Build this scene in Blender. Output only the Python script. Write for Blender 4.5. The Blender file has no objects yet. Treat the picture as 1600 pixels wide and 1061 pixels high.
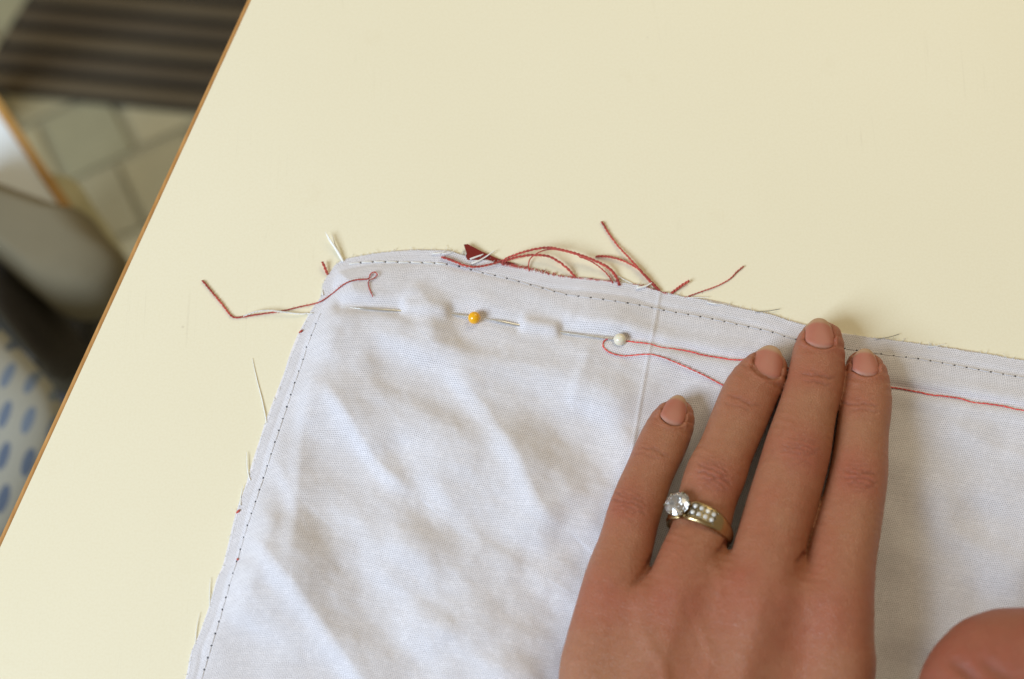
import bpy, math, random
import numpy as np
from mathutils import Vector, Matrix

random.seed(7)
RNG = np.random.default_rng(11)
S = bpy.context.scene
COL = S.collection
R = math.radians

# ------------------------------------------------------------------ camera
TILT = R(18.0)
DIST = 0.42
LENS = 52.5
cam_loc = Vector((0, -DIST * math.sin(TILT), DIST * math.cos(TILT)))
cd = bpy.data.cameras.new('camera')
cam = bpy.data.objects.new('camera', cd)
COL.objects.link(cam)
cam.location = cam_loc
cam.rotation_euler = (TILT, 0, 0)
cd.lens = LENS
cd.sensor_width = 36
cd.clip_start = 0.01
cd.clip_end = 30
cd.dof.use_dof = True
cd.dof.focus_distance = 0.411
cd.dof.aperture_fstop = 8.0
S.camera = cam

# ------------------------------------------------------------------ world and lamps (a room lit by a cool window and warm bounce)
W = bpy.data.worlds.new('World')
S.world = W
W.use_nodes = True
bg = W.node_tree.nodes['Background']
bg.inputs[0].default_value = (1.0, 0.80, 0.56, 1)
bg.inputs[1].default_value = 0.27


def area(name, loc, target, size, power, color):
    ld = bpy.data.lights.new(name, 'AREA')
    ld.shape = 'RECTANGLE'
    ld.size, ld.size_y = size
    ld.energy = power
    ld.color = color
    o = bpy.data.objects.new(name, ld)
    COL.objects.link(o)
    o.location = loc
    d = Vector(target) - Vector(loc)
    o.rotation_euler = d.to_track_quat('-Z', 'Y').to_euler()
    return o


area('window_light', (-1.12, -0.66, 0.95), (0, 0, 0), (0.75, 0.75), 31.0, (0.72, 0.85, 1.0))
area('room_lamp_light', (0.55, 1.05, 1.05), (0.05, 0.1, 0), (0.9, 0.9), 9.2, (1.0, 0.87, 0.58))

S.view_settings.view_transform = 'Standard'
S.view_settings.look = 'None'
S.view_settings.exposure = 0.0
S.view_settings.gamma = 1.0


# ------------------------------------------------------------------ pixel of the photograph -> point of the room at height z
def P(u, v, z=0.0):
    """numpy: photo pixel (1600 wide) -> world point on the horizontal plane at z (metres)."""
    u = np.asarray(u, float); v = np.asarray(v, float); z = np.asarray(z, float)
    k = 36.0 / LENS / 1600.0
    dx = (u - 800.0) * k
    dy = -(v - 530.5) * k
    c, s = math.cos(TILT), math.sin(TILT)
    wx = dx
    wy = dy * c + s
    wz = dy * s - c
    t = (z - cam_loc.z) / wz
    return np.stack([wx * t + 0 * z, cam_loc.y + wy * t, z + 0 * t], -1)


def smooth(e0, e1, x):
    t = np.clip((x - e0) / (e1 - e0), 0, 1)
    return t * t * (3 - 2 * t)


def cr(pts, n, closed=False):
    """Catmull-Rom resample of rows (any dimension) to n points, even in arc length."""
    p = np.asarray(pts, float)
    m = len(p)
    q = np.vstack([2 * p[0] - p[1], p, 2 * p[-1] - p[-2]])
    out = []
    for i in range(m - 1):
        a, b, c, d = q[i], q[i + 1], q[i + 2], q[i + 3]
        for t in np.linspace(0, 1, 24, endpoint=False):
            out.append(0.5 * ((2 * b) + (c - a) * t + (2 * a - 5 * b + 4 * c - d) * t * t + (3 * b - a - 3 * c + d) * t ** 3))
    out.append(p[-1])
    out = np.array(out)
    L = np.concatenate([[0], np.cumsum(np.linalg.norm(np.diff(out[:, :2], axis=0), axis=1) + 1e-9)])
    tt = np.linspace(0, L[-1], n)
    return np.stack([np.interp(tt, L, out[:, k]) for k in range(out.shape[1])], 1)


_lat = {}


def vnoise(x, y, seed=0):
    if seed not in _lat:
        _lat[seed] = np.random.default_rng(seed + 100).random((256, 256))
    g = _lat[seed]
    xi = np.floor(x).astype(int); yi = np.floor(y).astype(int)
    fx = x - xi; fy = y - yi
    fx = fx * fx * fx * (fx * (fx * 6 - 15) + 10); fy = fy * fy * fy * (fy * (fy * 6 - 15) + 10)
    a = g[xi % 256, yi % 256]; b = g[(xi + 1) % 256, yi % 256]
    c = g[xi % 256, (yi + 1) % 256]; d = g[(xi + 1) % 256, (yi + 1) % 256]
    return (a * (1 - fx) + b * fx) * (1 - fy) + (c * (1 - fx) + d * fx) * fy - 0.5


# ------------------------------------------------------------------ object helpers
def mesh_np(name, V, F, mat=None, parent=None, shade=True, uv=None):
    """One mesh object from arrays; F is an (n,3) or (n,4) array or a list of polygons."""
    me = bpy.data.meshes.new(name)
    V = np.asarray(V, np.float32)
    if isinstance(F, np.ndarray):
        n, k = F.shape
        me.vertices.add(len(V)); me.vertices.foreach_set('co', V.ravel())
        me.loops.add(n * k); me.loops.foreach_set('vertex_index', F.astype(np.int32).ravel())
        me.polygons.add(n); me.polygons.foreach_set('loop_start', np.arange(n, dtype=np.int32) * k)
        me.update(calc_edges=True)
    else:
        c0_ = V.mean(0); vol = 0.0
        if len(F) < 4000:
            for f_ in F:
                a_ = V[f_[0]] - c0_
                for q_ in range(1, len(f_) - 1):
                    vol += float(np.dot(a_, np.cross(V[f_[q_]] - c0_, V[f_[q_ + 1]] - c0_)))
            if vol < 0: F = [tuple(f_)[::-1] for f_ in F]
        me.from_pydata([tuple(map(float, v)) for v in V], [], [tuple(f) for f in F])
        me.update()
    me.validate()
    if uv is not None:
        l = me.uv_layers.new(name='UVMap')
        idx = np.empty(len(me.loops), np.int32); me.loops.foreach_get('vertex_index', idx)
        l.data.foreach_set('uv', np.asarray(uv, np.float32)[idx].ravel())
    if shade:
        me.polygons.foreach_set('use_smooth', np.ones(len(me.polygons), bool))
    o = bpy.data.objects.new(name, me)
    COL.objects.link(o)
    if mat: me.materials.append(mat)
    if parent: o.parent = parent
    return o


def tag(o, label, cat, group=None):
    o['label'] = label; o['category'] = cat
    if group: o['group'] = group
    return o


def empty(name, loc, label, cat, group=None):
    o = bpy.data.objects.new(name, None)
    COL.objects.link(o); o.location = loc
    o.empty_display_size = 0.01
    bpy.context.view_layer.update()
    return tag(o, label, cat, group)


def adopt(o, parent):
    """Parent keeping the world position (parents here are never rotated)."""
    o.parent = parent
    o.matrix_parent_inverse = Matrix.Translation(-Vector(parent.location))
    return o


class Geo:
    def __init__(s): s.v = []; s.f = []; s.n = 0
    def add(s, V, F):
        V = np.asarray(V, float); s.v.append(V)
        s.f += [tuple(int(i) + s.n for i in f) for f in F]; s.n += len(V)
    def build(s, name, mat=None, parent=None, shade=True):
        return mesh_np(name, np.vstack(s.v), s.f, mat, parent, shade)


def tube(path, rad, sides=6, cap=True):
    p = np.asarray(path, float); n = len(p)
    rad = np.broadcast_to(np.asarray(rad, float), (n,))
    t = np.gradient(p, axis=0); t /= np.linalg.norm(t, axis=1)[:, None] + 1e-12
    up = np.array([0, 0, 1.0])
    a = np.cross(t, up); ln = np.linalg.norm(a, axis=1)
    a[ln < 1e-4] = (1, 0, 0); a /= np.linalg.norm(a, axis=1)[:, None]
    b = np.cross(a, t)
    ang = np.arange(sides) * 2 * math.pi / sides
    V = p[:, None] + rad[:, None, None] * (a[:, None] * np.cos(ang)[None, :, None] + b[:, None] * np.sin(ang)[None, :, None])
    V = V.reshape(-1, 3)
    F = []
    for i in range(n - 1):
        for j in range(sides):
            k = (j + 1) % sides
            F.append((i * sides + j, (i + 1) * sides + j, (i + 1) * sides + k, i * sides + k))
    if cap:
        F.append(tuple(range(sides))); F.append(tuple((n - 1) * sides + j for j in range(sides))[::-1])
    return V, F


def lathe(prof, sides=32):
    """prof rows (r, z) -> closed solid of revolution about z."""
    prof = np.asarray(prof, float); n = len(prof)
    ang = np.arange(sides) * 2 * math.pi / sides
    V = np.stack([prof[:, None, 0] * np.cos(ang), prof[:, None, 0] * np.sin(ang), np.repeat(prof[:, None, 1], sides, 1)], -1).reshape(-1, 3)
    F = []
    for i in range(n - 1):
        for j in range(sides):
            k = (j + 1) % sides
            F.append((i * sides + j, i * sides + k, (i + 1) * sides + k, (i + 1) * sides + j))
    F.append(tuple(range(sides))[::-1]); F.append(tuple((n - 1) * sides + j for j in range(sides)))
    return V, F


def prism(top, z0):
    """top: (n,3) polygon; extruded down to z0."""
    top = np.asarray(top, float); n = len(top)
    # make it counter-clockwise seen from above
    a = 0.5 * np.sum(top[:, 0] * np.roll(top[:, 1], -1) - np.roll(top[:, 0], -1) * top[:, 1])
    if a < 0: top = top[::-1]
    bot = top.copy(); bot[:, 2] = z0
    F = [tuple(range(n)), tuple(range(2 * n - 1, n - 1, -1))]
    for i in range(n):
        j = (i + 1) % n
        F.append((i, n + i, n + j, j))
    return np.vstack([top, bot]), F


def bevel(o, w, seg=2):
    m = o.modifiers.new('bevel', 'BEVEL'); m.width = w; m.segments = seg; m.limit_method = 'ANGLE'
    return o


# ------------------------------------------------------------------ materials
def M(name):
    m = bpy.data.materials.new(name); m.use_nodes = True
    nt = m.node_tree
    return m, nt, nt.nodes['Principled BSDF']


def N(nt, typ, **kw):
    n = nt.nodes.new(typ)
    for k, v in kw.items():
        if k in n.inputs: n.inputs[k].default_value = v
        else: setattr(n, k, v)
    return n


def L(nt, a, b): nt.links.new(a, b)


def math_node(nt, op, a, b=None):
    n = nt.nodes.new('ShaderNodeMath'); n.operation = op
    for i, x in enumerate((a, b)):
        if x is None: continue
        if isinstance(x, (int, float)): n.inputs[i].default_value = x
        else: L(nt, x, n.inputs[i])
    return n.outputs[0]


def mixc(nt, fac, a, b, blend='MIX'):
    n = nt.nodes.new('ShaderNodeMix'); n.data_type = 'RGBA'; n.blend_type = blend
    for s, x in ((n.inputs[0], fac), (n.inputs[6], a), (n.inputs[7], b)):
        if isinstance(x, (int, float)): s.default_value = x
        elif isinstance(x, tuple): s.default_value = (*x, 1)
        else: L(nt, x, s)
    return n.outputs[2]


def noise(nt, scale, detail=3, rough=0.5, vec=None, dist=0.0):
    n = N(nt, 'ShaderNodeTexNoise'); n.inputs['Scale'].default_value = scale
    n.inputs['Detail'].default_value = detail; n.inputs['Roughness'].default_value = rough
    n.inputs['Distortion'].default_value = dist
    if vec is not None: L(nt, vec, n.inputs['Vector'])
    return n.outputs['Fac']


def ramp(nt, x, e0, e1):
    n = nt.nodes.new('ShaderNodeMapRange'); n.interpolation_type = 'SMOOTHSTEP'
    L(nt, x, n.inputs[0]); n.inputs[1].default_value = e0; n.inputs[2].default_value = e1
    return n.outputs[0]


def objvec(nt, scale=(1, 1, 1), rot=0.0):
    tc = nt.nodes.new('ShaderNodeTexCoord'); mp = nt.nodes.new('ShaderNodeMapping')
    L(nt, tc.outputs['Object'], mp.inputs['Vector'])
    mp.inputs['Scale'].default_value = scale; mp.inputs['Rotation'].default_value = (0, 0, rot)
    return mp.outputs[0]


def bump(nt, bsdf, h, strength, dist):
    b = nt.nodes.new('ShaderNodeBump'); b.inputs['Strength'].default_value = strength
    b.inputs['Distance'].default_value = dist; L(nt, h, b.inputs['Height']); L(nt, b.outputs[0], bsdf.inputs['Normal'])
    return b


def plain(name, col, rough=0.6, var=0.0, vscale=60, metal=0.0, bumpd=0.0):
    m, nt, b = M(name)
    b.inputs['Roughness'].default_value = rough; b.inputs['Metallic'].default_value = metal
    nz = noise(nt, vscale, 4, 0.6, objvec(nt))
    dark = tuple(c * (1 - var) for c in col); lite = tuple(min(1, c * (1 + var)) for c in col)
    L(nt, mixc(nt, nz, dark, lite), b.inputs['Base Color'])
    if bumpd: bump(nt, b, nz, 0.6, bumpd)
    return m


def mat_laminate():
    m, nt, b = M('cream_laminate')
    v = objvec(nt)
    big = noise(nt, 9, 3, 0.5, v)
    fine = noise(nt, 1500, 2, 0.5, v)
    c = mixc(nt, big, (0.80, 0.745, 0.555), (0.85, 0.805, 0.63))
    c = mixc(nt, math_node(nt, 'MULTIPLY', ramp(nt, fine, 0.3, 0.75), 0.25), c, (0.74, 0.67, 0.46), 'MIX')
    # hairline scratches and rubbed stains
    sc = None
    for k, (rot, dens) in enumerate(((0.05, 60), (1.48, 52), (-0.75, 45), (0.9, 48))):
        w = objvec(nt, (dens, dens * 0.02, 1), rot)
        n = noise(nt, 3.1 + k, 2, 0.4, w)
        line = ramp(nt, math_node(nt, 'ABSOLUTE', math_node(nt, 'SUBTRACT', n, 0.5)), 0.006, 0.0)
        gate = ramp(nt, noise(nt, 17 + 5 * k, 2, 0.5, v), 0.58, 0.72)
        line = math_node(nt, 'MULTIPLY', line, gate)
        sc = line if sc is None else math_node(nt, 'MAXIMUM', sc, line)
    c = mixc(nt, math_node(nt, 'MULTIPLY', sc, 0.16), c, (0.45, 0.39, 0.27))
    sm = ramp(nt, noise(nt, 38, 5, 0.65, v), 0.60, 0.80)
    c = mixc(nt, math_node(nt, 'MULTIPLY', sm, 0.22), c, (0.66, 0.57, 0.36))
    sp = nt.nodes.new('ShaderNodeTexVoronoi'); sp.inputs['Scale'].default_value = 65; L(nt, v, sp.inputs['Vector'])
    spk = ramp(nt, sp.outputs['Distance'], 0.035, 0.015)
    c = mixc(nt, math_node(nt, 'MULTIPLY', spk, 0.25), c, (0.40, 0.33, 0.22))
    L(nt, c, b.inputs['Base Color'])
    b.inputs['Roughness'].default_value = 0.42
    b.inputs['Specular IOR Level'].default_value = 0.35
    bump(nt, b, noise(nt, 300, 3, 0.5, v), 0.05, 0.00005)
    return m


def mat_wood(name, a, c2, rot=0.0, sc=1.0):
    m, nt, b = M(name)
    v = objvec(nt, (420 * sc, 14 * sc, 60 * sc), rot)
    n = noise(nt, 1.0, 5, 0.6, v, 0.6)
    L(nt, mixc(nt, ramp(nt, n, 0.3, 0.7), a, c2), b.inputs['Base Color'])
    b.inputs['Roughness'].default_value = 0.55
    bump(nt, b, n, 0.3, 0.0001)
    return m


def mat_cloth(name, base, hole, pitch=0.43, stripe=0.35):
    """Plain weave: thread gaps and slubs in the cloth's own millimetre coordinates."""
    m, nt, b = M(name)
    uv = nt.nodes.new('ShaderNodeUVMap'); uv.uv_map = 'UVMap'
    # threads wander a little
    nz = nt.nodes.new('ShaderNodeTexNoise'); nz.inputs['Scale'].default_value = 0.22; nz.inputs['Detail'].default_value = 3
    L(nt, uv.outputs[0], nz.inputs['Vector'])
    vs = nt.nodes.new('ShaderNodeVectorMath'); vs.operation = 'SCALE'; vs.inputs[3].default_value = 1.1
    L(nt, nz.outputs['Color'], vs.inputs[0])
    va = nt.nodes.new('ShaderNodeVectorMath'); va.operation = 'ADD'
    L(nt, uv.outputs[0], va.inputs[0]); L(nt, vs.outputs[0], va.inputs[1])
    sx = nt.nodes.new('ShaderNodeSeparateXYZ'); L(nt, va.outputs[0], sx.inputs[0])
    k = 2 * math.pi / pitch
    cx = math_node(nt, 'COSINE', math_node(nt, 'MULTIPLY', sx.outputs[0], k))
    cy = math_node(nt, 'COSINE', math_node(nt, 'MULTIPLY', sx.outputs[1], k * 1.06))
    hx = math_node(nt, 'MULTIPLY', math_node(nt, 'ADD', cx, 1), 0.5)
    hy = math_node(nt, 'MULTIPLY', math_node(nt, 'ADD', cy, 1), 0.5)
    holes = math_node(nt, 'MULTIPLY', math_node(nt, 'POWER', hx, 2.0), math_node(nt, 'POWER', hy, 2.0))
    # slubs: thick weft threads run across, fewer up the warp
    def streak(sx_, sy_, seed):
        mp = nt.nodes.new('ShaderNodeMapping'); L(nt, va.outputs[0], mp.inputs['Vector'])
        mp.inputs['Scale'].default_value = (sx_, sy_, 1); mp.inputs['Location'].default_value = (seed, seed * 2, 0)
        return noise(nt, 1.0, 2, 0.5, mp.outputs[0])
    weft = streak(0.045, 2.1, 3.0); warp = streak(2.1, 0.05, 8.0)
    slub = math_node(nt, 'ADD', math_node(nt, 'MULTIPLY', ramp(nt, weft, 0.38, 0.72), 0.75), math_node(nt, 'MULTIPLY', ramp(nt, warp, 0.4, 0.75), 0.25))
    hh = math_node(nt, 'MULTIPLY', holes, math_node(nt, 'SUBTRACT', 1.05, math_node(nt, 'MULTIPLY', slub, 0.40)))
    c = mixc(nt, math_node(nt, 'MULTIPLY', slub, stripe), tuple(x * 0.93 for x in base), base)
    par_ = math_node(nt, 'MULTIPLY', math_node(nt, 'SINE', math_node(nt, 'MULTIPLY', sx.outputs[0], k / 2)), math_node(nt, 'SINE', math_node(nt, 'MULTIPLY', sx.outputs[1], k * 1.06 / 2)))
    over = ramp(nt, par_, -0.35, 0.35)
    c = mixc(nt, over, tuple(x * 0.86 for x in base), c)  # threads passing under coloured darker: weave shading put into the colour
    irr = streak(0.9, 0.9, 5.0)
    c = mixc(nt, math_node(nt, 'MULTIPLY', ramp(nt, irr, 0.45, 0.75), 0.35), c, tuple(min(1, x * 1.12) for x in base))
    c = mixc(nt, hh, c, hole)
    L(nt, c, b.inputs['Base Color'])
    b.inputs['Roughness'].default_value = 0.85
    b.inputs['Specular IOR Level'].default_value = 0.15
    b.inputs['Sheen Weight'].default_value = 0.15
    h = math_node(nt, 'SUBTRACT', math_node(nt, 'MULTIPLY', slub, 0.22), hh)
    bump(nt, b, h, 0.35, 0.00012)
    return m


def mat_thread(name, a, c2):
    m, nt, b = M(name)
    n = noise(nt, 2600, 3, 0.6, objvec(nt))
    n2 = noise(nt, 160, 3, 0.6, objvec(nt))
    c = mixc(nt, ramp(nt, n, 0.3, 0.7), a, c2)
    c = mixc(nt, ramp(nt, n2, 0.35, 0.7), c, tuple(x * 0.7 for x in a))
    L(nt, c, b.inputs['Base Color'])
    b.inputs['Roughness'].default_value = 0.8
    b.inputs['Sheen Weight'].default_value = 0.3
    bump(nt, b, n, 0.25, 0.00004)
    return m


def mat_skin(name, dark=1.0, red_gain=1.0):
    m, nt, b = M(name)
    v = objvec(nt)
    at = nt.nodes.new('ShaderNodeAttribute'); at.attribute_name = 'redness'
    n1 = noise(nt, 75, 4, 0.6, v); n2 = noise(nt, 420, 3, 0.6, v); n3 = noise(nt, 28, 3, 0.5, v)
    base = tuple(x * dark for x in (0.655, 0.275, 0.148)); deep = tuple(x * dark for x in (0.635, 0.225, 0.118))
    yel = tuple(x * dark for x in (0.65, 0.29, 0.155)); red = tuple(x * dark for x in (0.62, 0.170, 0.100))
    c = mixc(nt, ramp(nt, n1, 0.35, 0.68), base, deep)
    c = mixc(nt, ramp(nt, n3, 0.45, 0.75), c, yel)
    r = math_node(nt, 'MULTIPLY', at.outputs['Fac'], red_gain)
    r = math_node(nt, 'MULTIPLY', r, math_node(nt, 'ADD', math_node(nt, 'MULTIPLY', n1, 1.4), 0.25))
    c = mixc(nt, r, c, red)
    c = mixc(nt, math_node(nt, 'MULTIPLY', ramp(nt, n2, 0.35, 0.75), 0.22), c, tuple(x * 0.72 for x in deep))
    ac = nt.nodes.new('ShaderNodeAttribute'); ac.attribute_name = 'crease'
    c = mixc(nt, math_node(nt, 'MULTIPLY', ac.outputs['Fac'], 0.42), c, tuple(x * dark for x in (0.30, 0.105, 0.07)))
    L(nt, c, b.inputs['Base Color'])
    b.inputs['Roughness'].default_value = 0.44
    b.inputs['Specular IOR Level'].default_value = 0.42
    b.inputs['Subsurface Weight'].default_value = 0.25
    b.inputs['Subsurface Radius'].default_value = (1.0, 0.35, 0.2)
    b.inputs['Subsurface Scale'].default_value = 0.0025
    # skin cells
    vo = nt.nodes.new('ShaderNodeTexVoronoi'); vo.inputs['Scale'].default_value = 1500; vo.feature = 'DISTANCE_TO_EDGE'
    nv = nt.nodes.new('ShaderNodeTexNoise'); nv.inputs['Scale'].default_value = 500
    L(nt, v, nv.inputs['Vector'])
    mv = nt.nodes.new('ShaderNodeVectorMath'); mv.operation = 'MULTIPLY_ADD'
    L(nt, nv.outputs['Color'], mv.inputs[0]); mv.inputs[1].default_value = (0.0012, 0.0012, 0.0012); L(nt, v, mv.inputs[2])
    L(nt, mv.outputs[0], vo.inputs['Vector'])
    cell = ramp(nt, vo.outputs['Distance'], 0.0, 0.16)
    h = math_node(nt, 'ADD', math_node(nt, 'MULTIPLY', cell, 0.5), math_node(nt, 'MULTIPLY', n2, 0.9))
    bump(nt, b, h, 0.55, 0.00026)
    return m


def mat_nail():
    m, nt, b = M('nail_plate')
    at = nt.nodes.new('ShaderNodeAttribute'); at.attribute_name = 'free_edge'
    al = nt.nodes.new('ShaderNodeAttribute'); al.attribute_name = 'base'
    v = objvec(nt)
    n = noise(nt, 260, 3, 0.5, v)
    c = mixc(nt, n, (0.40, 0.142, 0.098), (0.43, 0.170, 0.118))
    c = mixc(nt, al.outputs['Fac'], c, (0.42, 0.22, 0.165))
    c = mixc(nt, at.outputs['Fac'], c, (0.44, 0.28, 0.17))
    L(nt, c, b.inputs['Base Color'])
    b.inputs['Roughness'].default_value = 0.46
    b.inputs['Specular IOR Level'].default_value = 0.35
    b.inputs['Subsurface Weight'].default_value = 0.12
    b.inputs['Subsurface Radius'].default_value = (1, 0.4, 0.25); b.inputs['Subsurface Scale'].default_value = 0.0012
    return m


def glassy(name, ior, rough=0.0, col=(1, 1, 1)):
    m, nt, b = M(name)
    b.inputs['Base Color'].default_value = (*col, 1)
    b.inputs['Transmission Weight'].default_value = 1.0
    b.inputs['IOR'].default_value = ior; b.inputs['Roughness'].default_value = rough
    return m


MAT = dict(
    laminate=mat_laminate(),
    lip=mat_wood('oak_lipping', (0.42, 0.20, 0.055), (0.56, 0.30, 0.10), 0),
    lip2=mat_wood('honey_wood', (0.42, 0.22, 0.05), (0.55, 0.32, 0.10), 0.5, 0.2),
    darkgold=plain('dark_gold', (0.20, 0.165, 0.10), 0.35, 0.2, 900, 0.9),  # plate toned darker so the pave stones stand out
    pave=glassy('pave_diamond', 2.0, 0.04, (0.95, 0.95, 0.93)),
    paleleg=plain('pale_painted_wood', (0.50, 0.47, 0.29), 0.6, 0.1),
    cloth=mat_cloth('white_cotton', (0.785, 0.772, 0.815), (0.15, 0.15, 0.17), 0.50, 0.45),
    under=mat_cloth('white_cotton_back', (0.84, 0.80, 0.80), (0.60, 0.54, 0.54)),
    redcloth=mat_cloth('red_cotton', (0.22, 0.022, 0.014), (0.12, 0.012, 0.01), 0.43, 0.6),
    red=mat_thread('red_thread', (0.46, 0.048, 0.032), (0.62, 0.105, 0.072)),
    redpale=mat_thread('bright_red_thread', (0.78, 0.055, 0.045), (0.90, 0.13, 0.10)),
    white=mat_thread('white_thread', (0.80, 0.79, 0.74), (0.86, 0.86, 0.84)),
    fray=plain('loose_white_fibre', (0.86, 0.86, 0.83), 0.8, 0.03),
    stitch=plain('matching_thread', (0.66, 0.655, 0.68), 0.8, 0.05),
    grey=mat_thread('grey_fibre', (0.20, 0.19, 0.17), (0.30, 0.28, 0.25)),
    dark=plain('needle_hole_dark', (0.05, 0.05, 0.06), 0.9),
    steel=plain('pin_steel', (0.80, 0.80, 0.77), 0.30, 0.0, 900, 1.0),
    gold=plain('yellow_gold', (0.50, 0.375, 0.195), 0.25, 0.12, 700, 1.0),
    whitegold=plain('white_gold', (0.30, 0.26, 0.18), 0.26, 0.15, 900, 1.0),
    skin=mat_skin('skin', 0.56),
    skin2=mat_skin('skin_second_hand', 0.50, 1.0),
    nail=mat_nail(),
    diamond=glassy('diamond', 2.2),
)

MAT['diamond'].node_tree.nodes['Principled BSDF'].inputs['Transmission Weight'].default_value = 0.88
MAT['pave'].node_tree.nodes['Principled BSDF'].inputs['Transmission Weight'].default_value = 0.35
# ================================================================== SETTING: floor with stone tiles
FZ = -0.74
fo = mesh_np('floor', [(-3, -3, FZ), (3, -3, FZ), (3, 3, FZ), (-3, 3, FZ)], [(0, 1, 2, 3)],
             plain('floor_grout', (0.34, 0.31, 0.20), 0.8, 0.25, 30), None, False)
fo['kind'] = 'structure'
tile_mats = [plain('stone_tile_%s' % n, c, 0.55, 0.16, 22) for n, c in
             (('ochre', (0.42, 0.38, 0.235)), ('sand', (0.38, 0.35, 0.225)), ('moss', (0.33, 0.315, 0.20)), ('buff', (0.46, 0.42, 0.27)))]
tc = P(150, 330, FZ)[:2]
base_tiles = []
for k in range(8):
    rr = random.Random(k)
    a = 0.029
    pts = []
    for sx_, sy_ in ((-1, -1), (1, -1), (1, 1), (-1, 1)):
        for d in ((0.0, 0.86), (0.86, 0.0)) if sx_ * sy_ > 0 else ((0.86, 0.0), (0.0, 0.86)):
            pass
        pts.append((sx_ * a * (1 + rr.uniform(-.07, .05)), sy_ * a * (1 + rr.uniform(-.07, .05)), 0.004))
    V, F = prism(np.array(pts), 0.0)
    me = mesh_np('tile', V, F, tile_mats[k % 4], None, False)
    base_tiles.append(me.data)
    bpy.data.objects.remove(me)
ta = R(27)
for i in range(-8, 9):
    for j in range(-8, 9):
        o = bpy.data.objects.new('tile', random.choice(base_tiles))
        COL.objects.link(o)
        x, y = i * 0.064 + (j % 2) * 0.02, j * 0.064
        o.location = (tc[0] + x * math.cos(ta) - y * math.sin(ta), tc[1] + x * math.sin(ta) + y * math.cos(ta), FZ)
        o.rotation_euler = (random.uniform(-.01, .01), random.uniform(-.01, .01), ta + random.uniform(-.03, .03))
        o.parent = fo

# ================================================================== ribbed door mat on the floor
ZM = FZ + 0.006
mat_base = plain('mat_backing', (0.022, 0.018, 0.012), 0.9, 0.2, 60)
mat_ribs = [plain('mat_rib_brown', (0.125, 0.098, 0.060), 0.95, 0.5, 900, 0, 0.001),
            plain('mat_rib_dark', (0.100, 0.078, 0.050), 0.95, 0.5, 900, 0, 0.001)]
q0 = P(-30, 143, ZM); q1 = P(300, 176, ZM)
ux = (q1 - q0)[:2]; ux /= np.linalg.norm(ux); uy = np.array([-ux[1], ux[0]])
lm = P(-30, 143, ZM)[:2]
e0, e1 = P(41, 0, ZM)[:2], P(0, 64, ZM)[:2]           # the mat's left end line


def left_end(row):
    # intersection of row line with the left end line
    p = lm + uy * row
    A = np.array([ux, -(e1 - e0)]).T
    s, _ = np.linalg.solve(A, e0 - p)
    return s


dm = empty('door_mat', (float(lm[0]), float(lm[1]), FZ), 'dark brown ribbed door mat lying on the tiled floor', 'mat')
len_m = 0.75
pts = []
for row in (0.0, 0.42):
    s = left_end(row)
    pts.append((lm + uy * row + ux * s, lm + uy * row + ux * (s + len_m)))
V, F = prism([(*pts[0][0], ZM), (*pts[0][1], ZM), (*pts[1][1], ZM), (*pts[1][0], ZM)], FZ + 0.0045)
adopt(mesh_np('backing', V, F, mat_base, None, False), dm)
row = 0.004; k = 0
while row < 0.41:
    w = 0.0135
    s = left_end(row + w / 2) + 0.004
    g = Geo()
    for t0 in (0,):
        a = lm + uy * row + ux * s; b_ = lm + uy * row + ux * (s + len_m - .01)
        c_ = lm + uy * (row + w) + ux * (s + len_m - .01); d_ = lm + uy * (row + w) + ux * s
        V, F = prism([(*a, ZM + .006), (*b_, ZM + .006), (*c_, ZM + .006), (*d_, ZM + .006)], ZM - 0.001)
        g.add(V, F)
    o = g.build('rib', mat_ribs[k % 2], None, False); bevel(o, 0.002); adopt(o, dm)
    row += 0.0208; k += 1

# ================================================================== table
A0 = P(385.5, 0, 0)[:2]; A1 = P(0, 838, 0)[:2]
ed = A0 - A1; ed /= np.linalg.norm(ed)              # along the table's left edge, away from us
en = np.array([ed[1], -ed[0]])                      # towards the right, into the table
mid = (A0 + A1) / 2
TH = 0.028
LIP = 0.0013


def tp(a, b, z=0.0):
    q = mid + ed * a + en * b
    return (q[0], q[1], z)


table = empty('table', tp(0, 0.4, FZ), 'cream laminate table with a thin brown wood edge under the cloth', 'table')
a_lo, a_hi, wid = -0.50, 0.75, 0.80
g = Geo(); g.add(*prism([tp(a_lo, LIP), tp(a_lo, wid - LIP), tp(a_hi, wid - LIP), tp(a_hi, LIP)], -TH))
adopt(g.build('tabletop', MAT['laminate'], None, False), table)
for (s0, s1, t0, t1) in ((a_lo - LIP, a_hi + LIP, 0, LIP), (a_lo - LIP, a_hi + LIP, wid - LIP, wid),
                         (a_lo - LIP, a_lo, LIP, wid - LIP), (a_hi, a_hi + LIP, LIP, wid - LIP)):
    g = Geo(); g.add(*prism([tp(s0, t0, -.00005), tp(s0, t1, -.00005), tp(s1, t1, -.00005), tp(s1, t0, -.00005)], -TH - .0005))
    o = g.build('edge_band', MAT['lip'], None, False)
    bevel(o, 0.0005, 3); adopt(o, table)
legm = plain('table_leg_paint', (0.35, 0.33, 0.30), 0.5, 0.1)
for s_, t_ in ((a_lo + .08, .10), (a_lo + .08, wid - .08), (a_hi - .08, .10), (a_hi - .08, wid - .08)):
    g = Geo(); c = tp(s_, t_)
    V, F = lathe([(0.018, FZ + .002), (0.020, FZ + .01), (0.020, -TH - .03), (0.032, -TH - .02), (0.032, -TH - .001)], 20)
    g.add(V + np.array([c[0], c[1], 0]), F); adopt(g.build('leg', legm), table)


# ================================================================== blurred things on the floor, left of the table
def ppoly(px, z): return [tuple(P(u, v, z)) for u, v in px]


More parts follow.
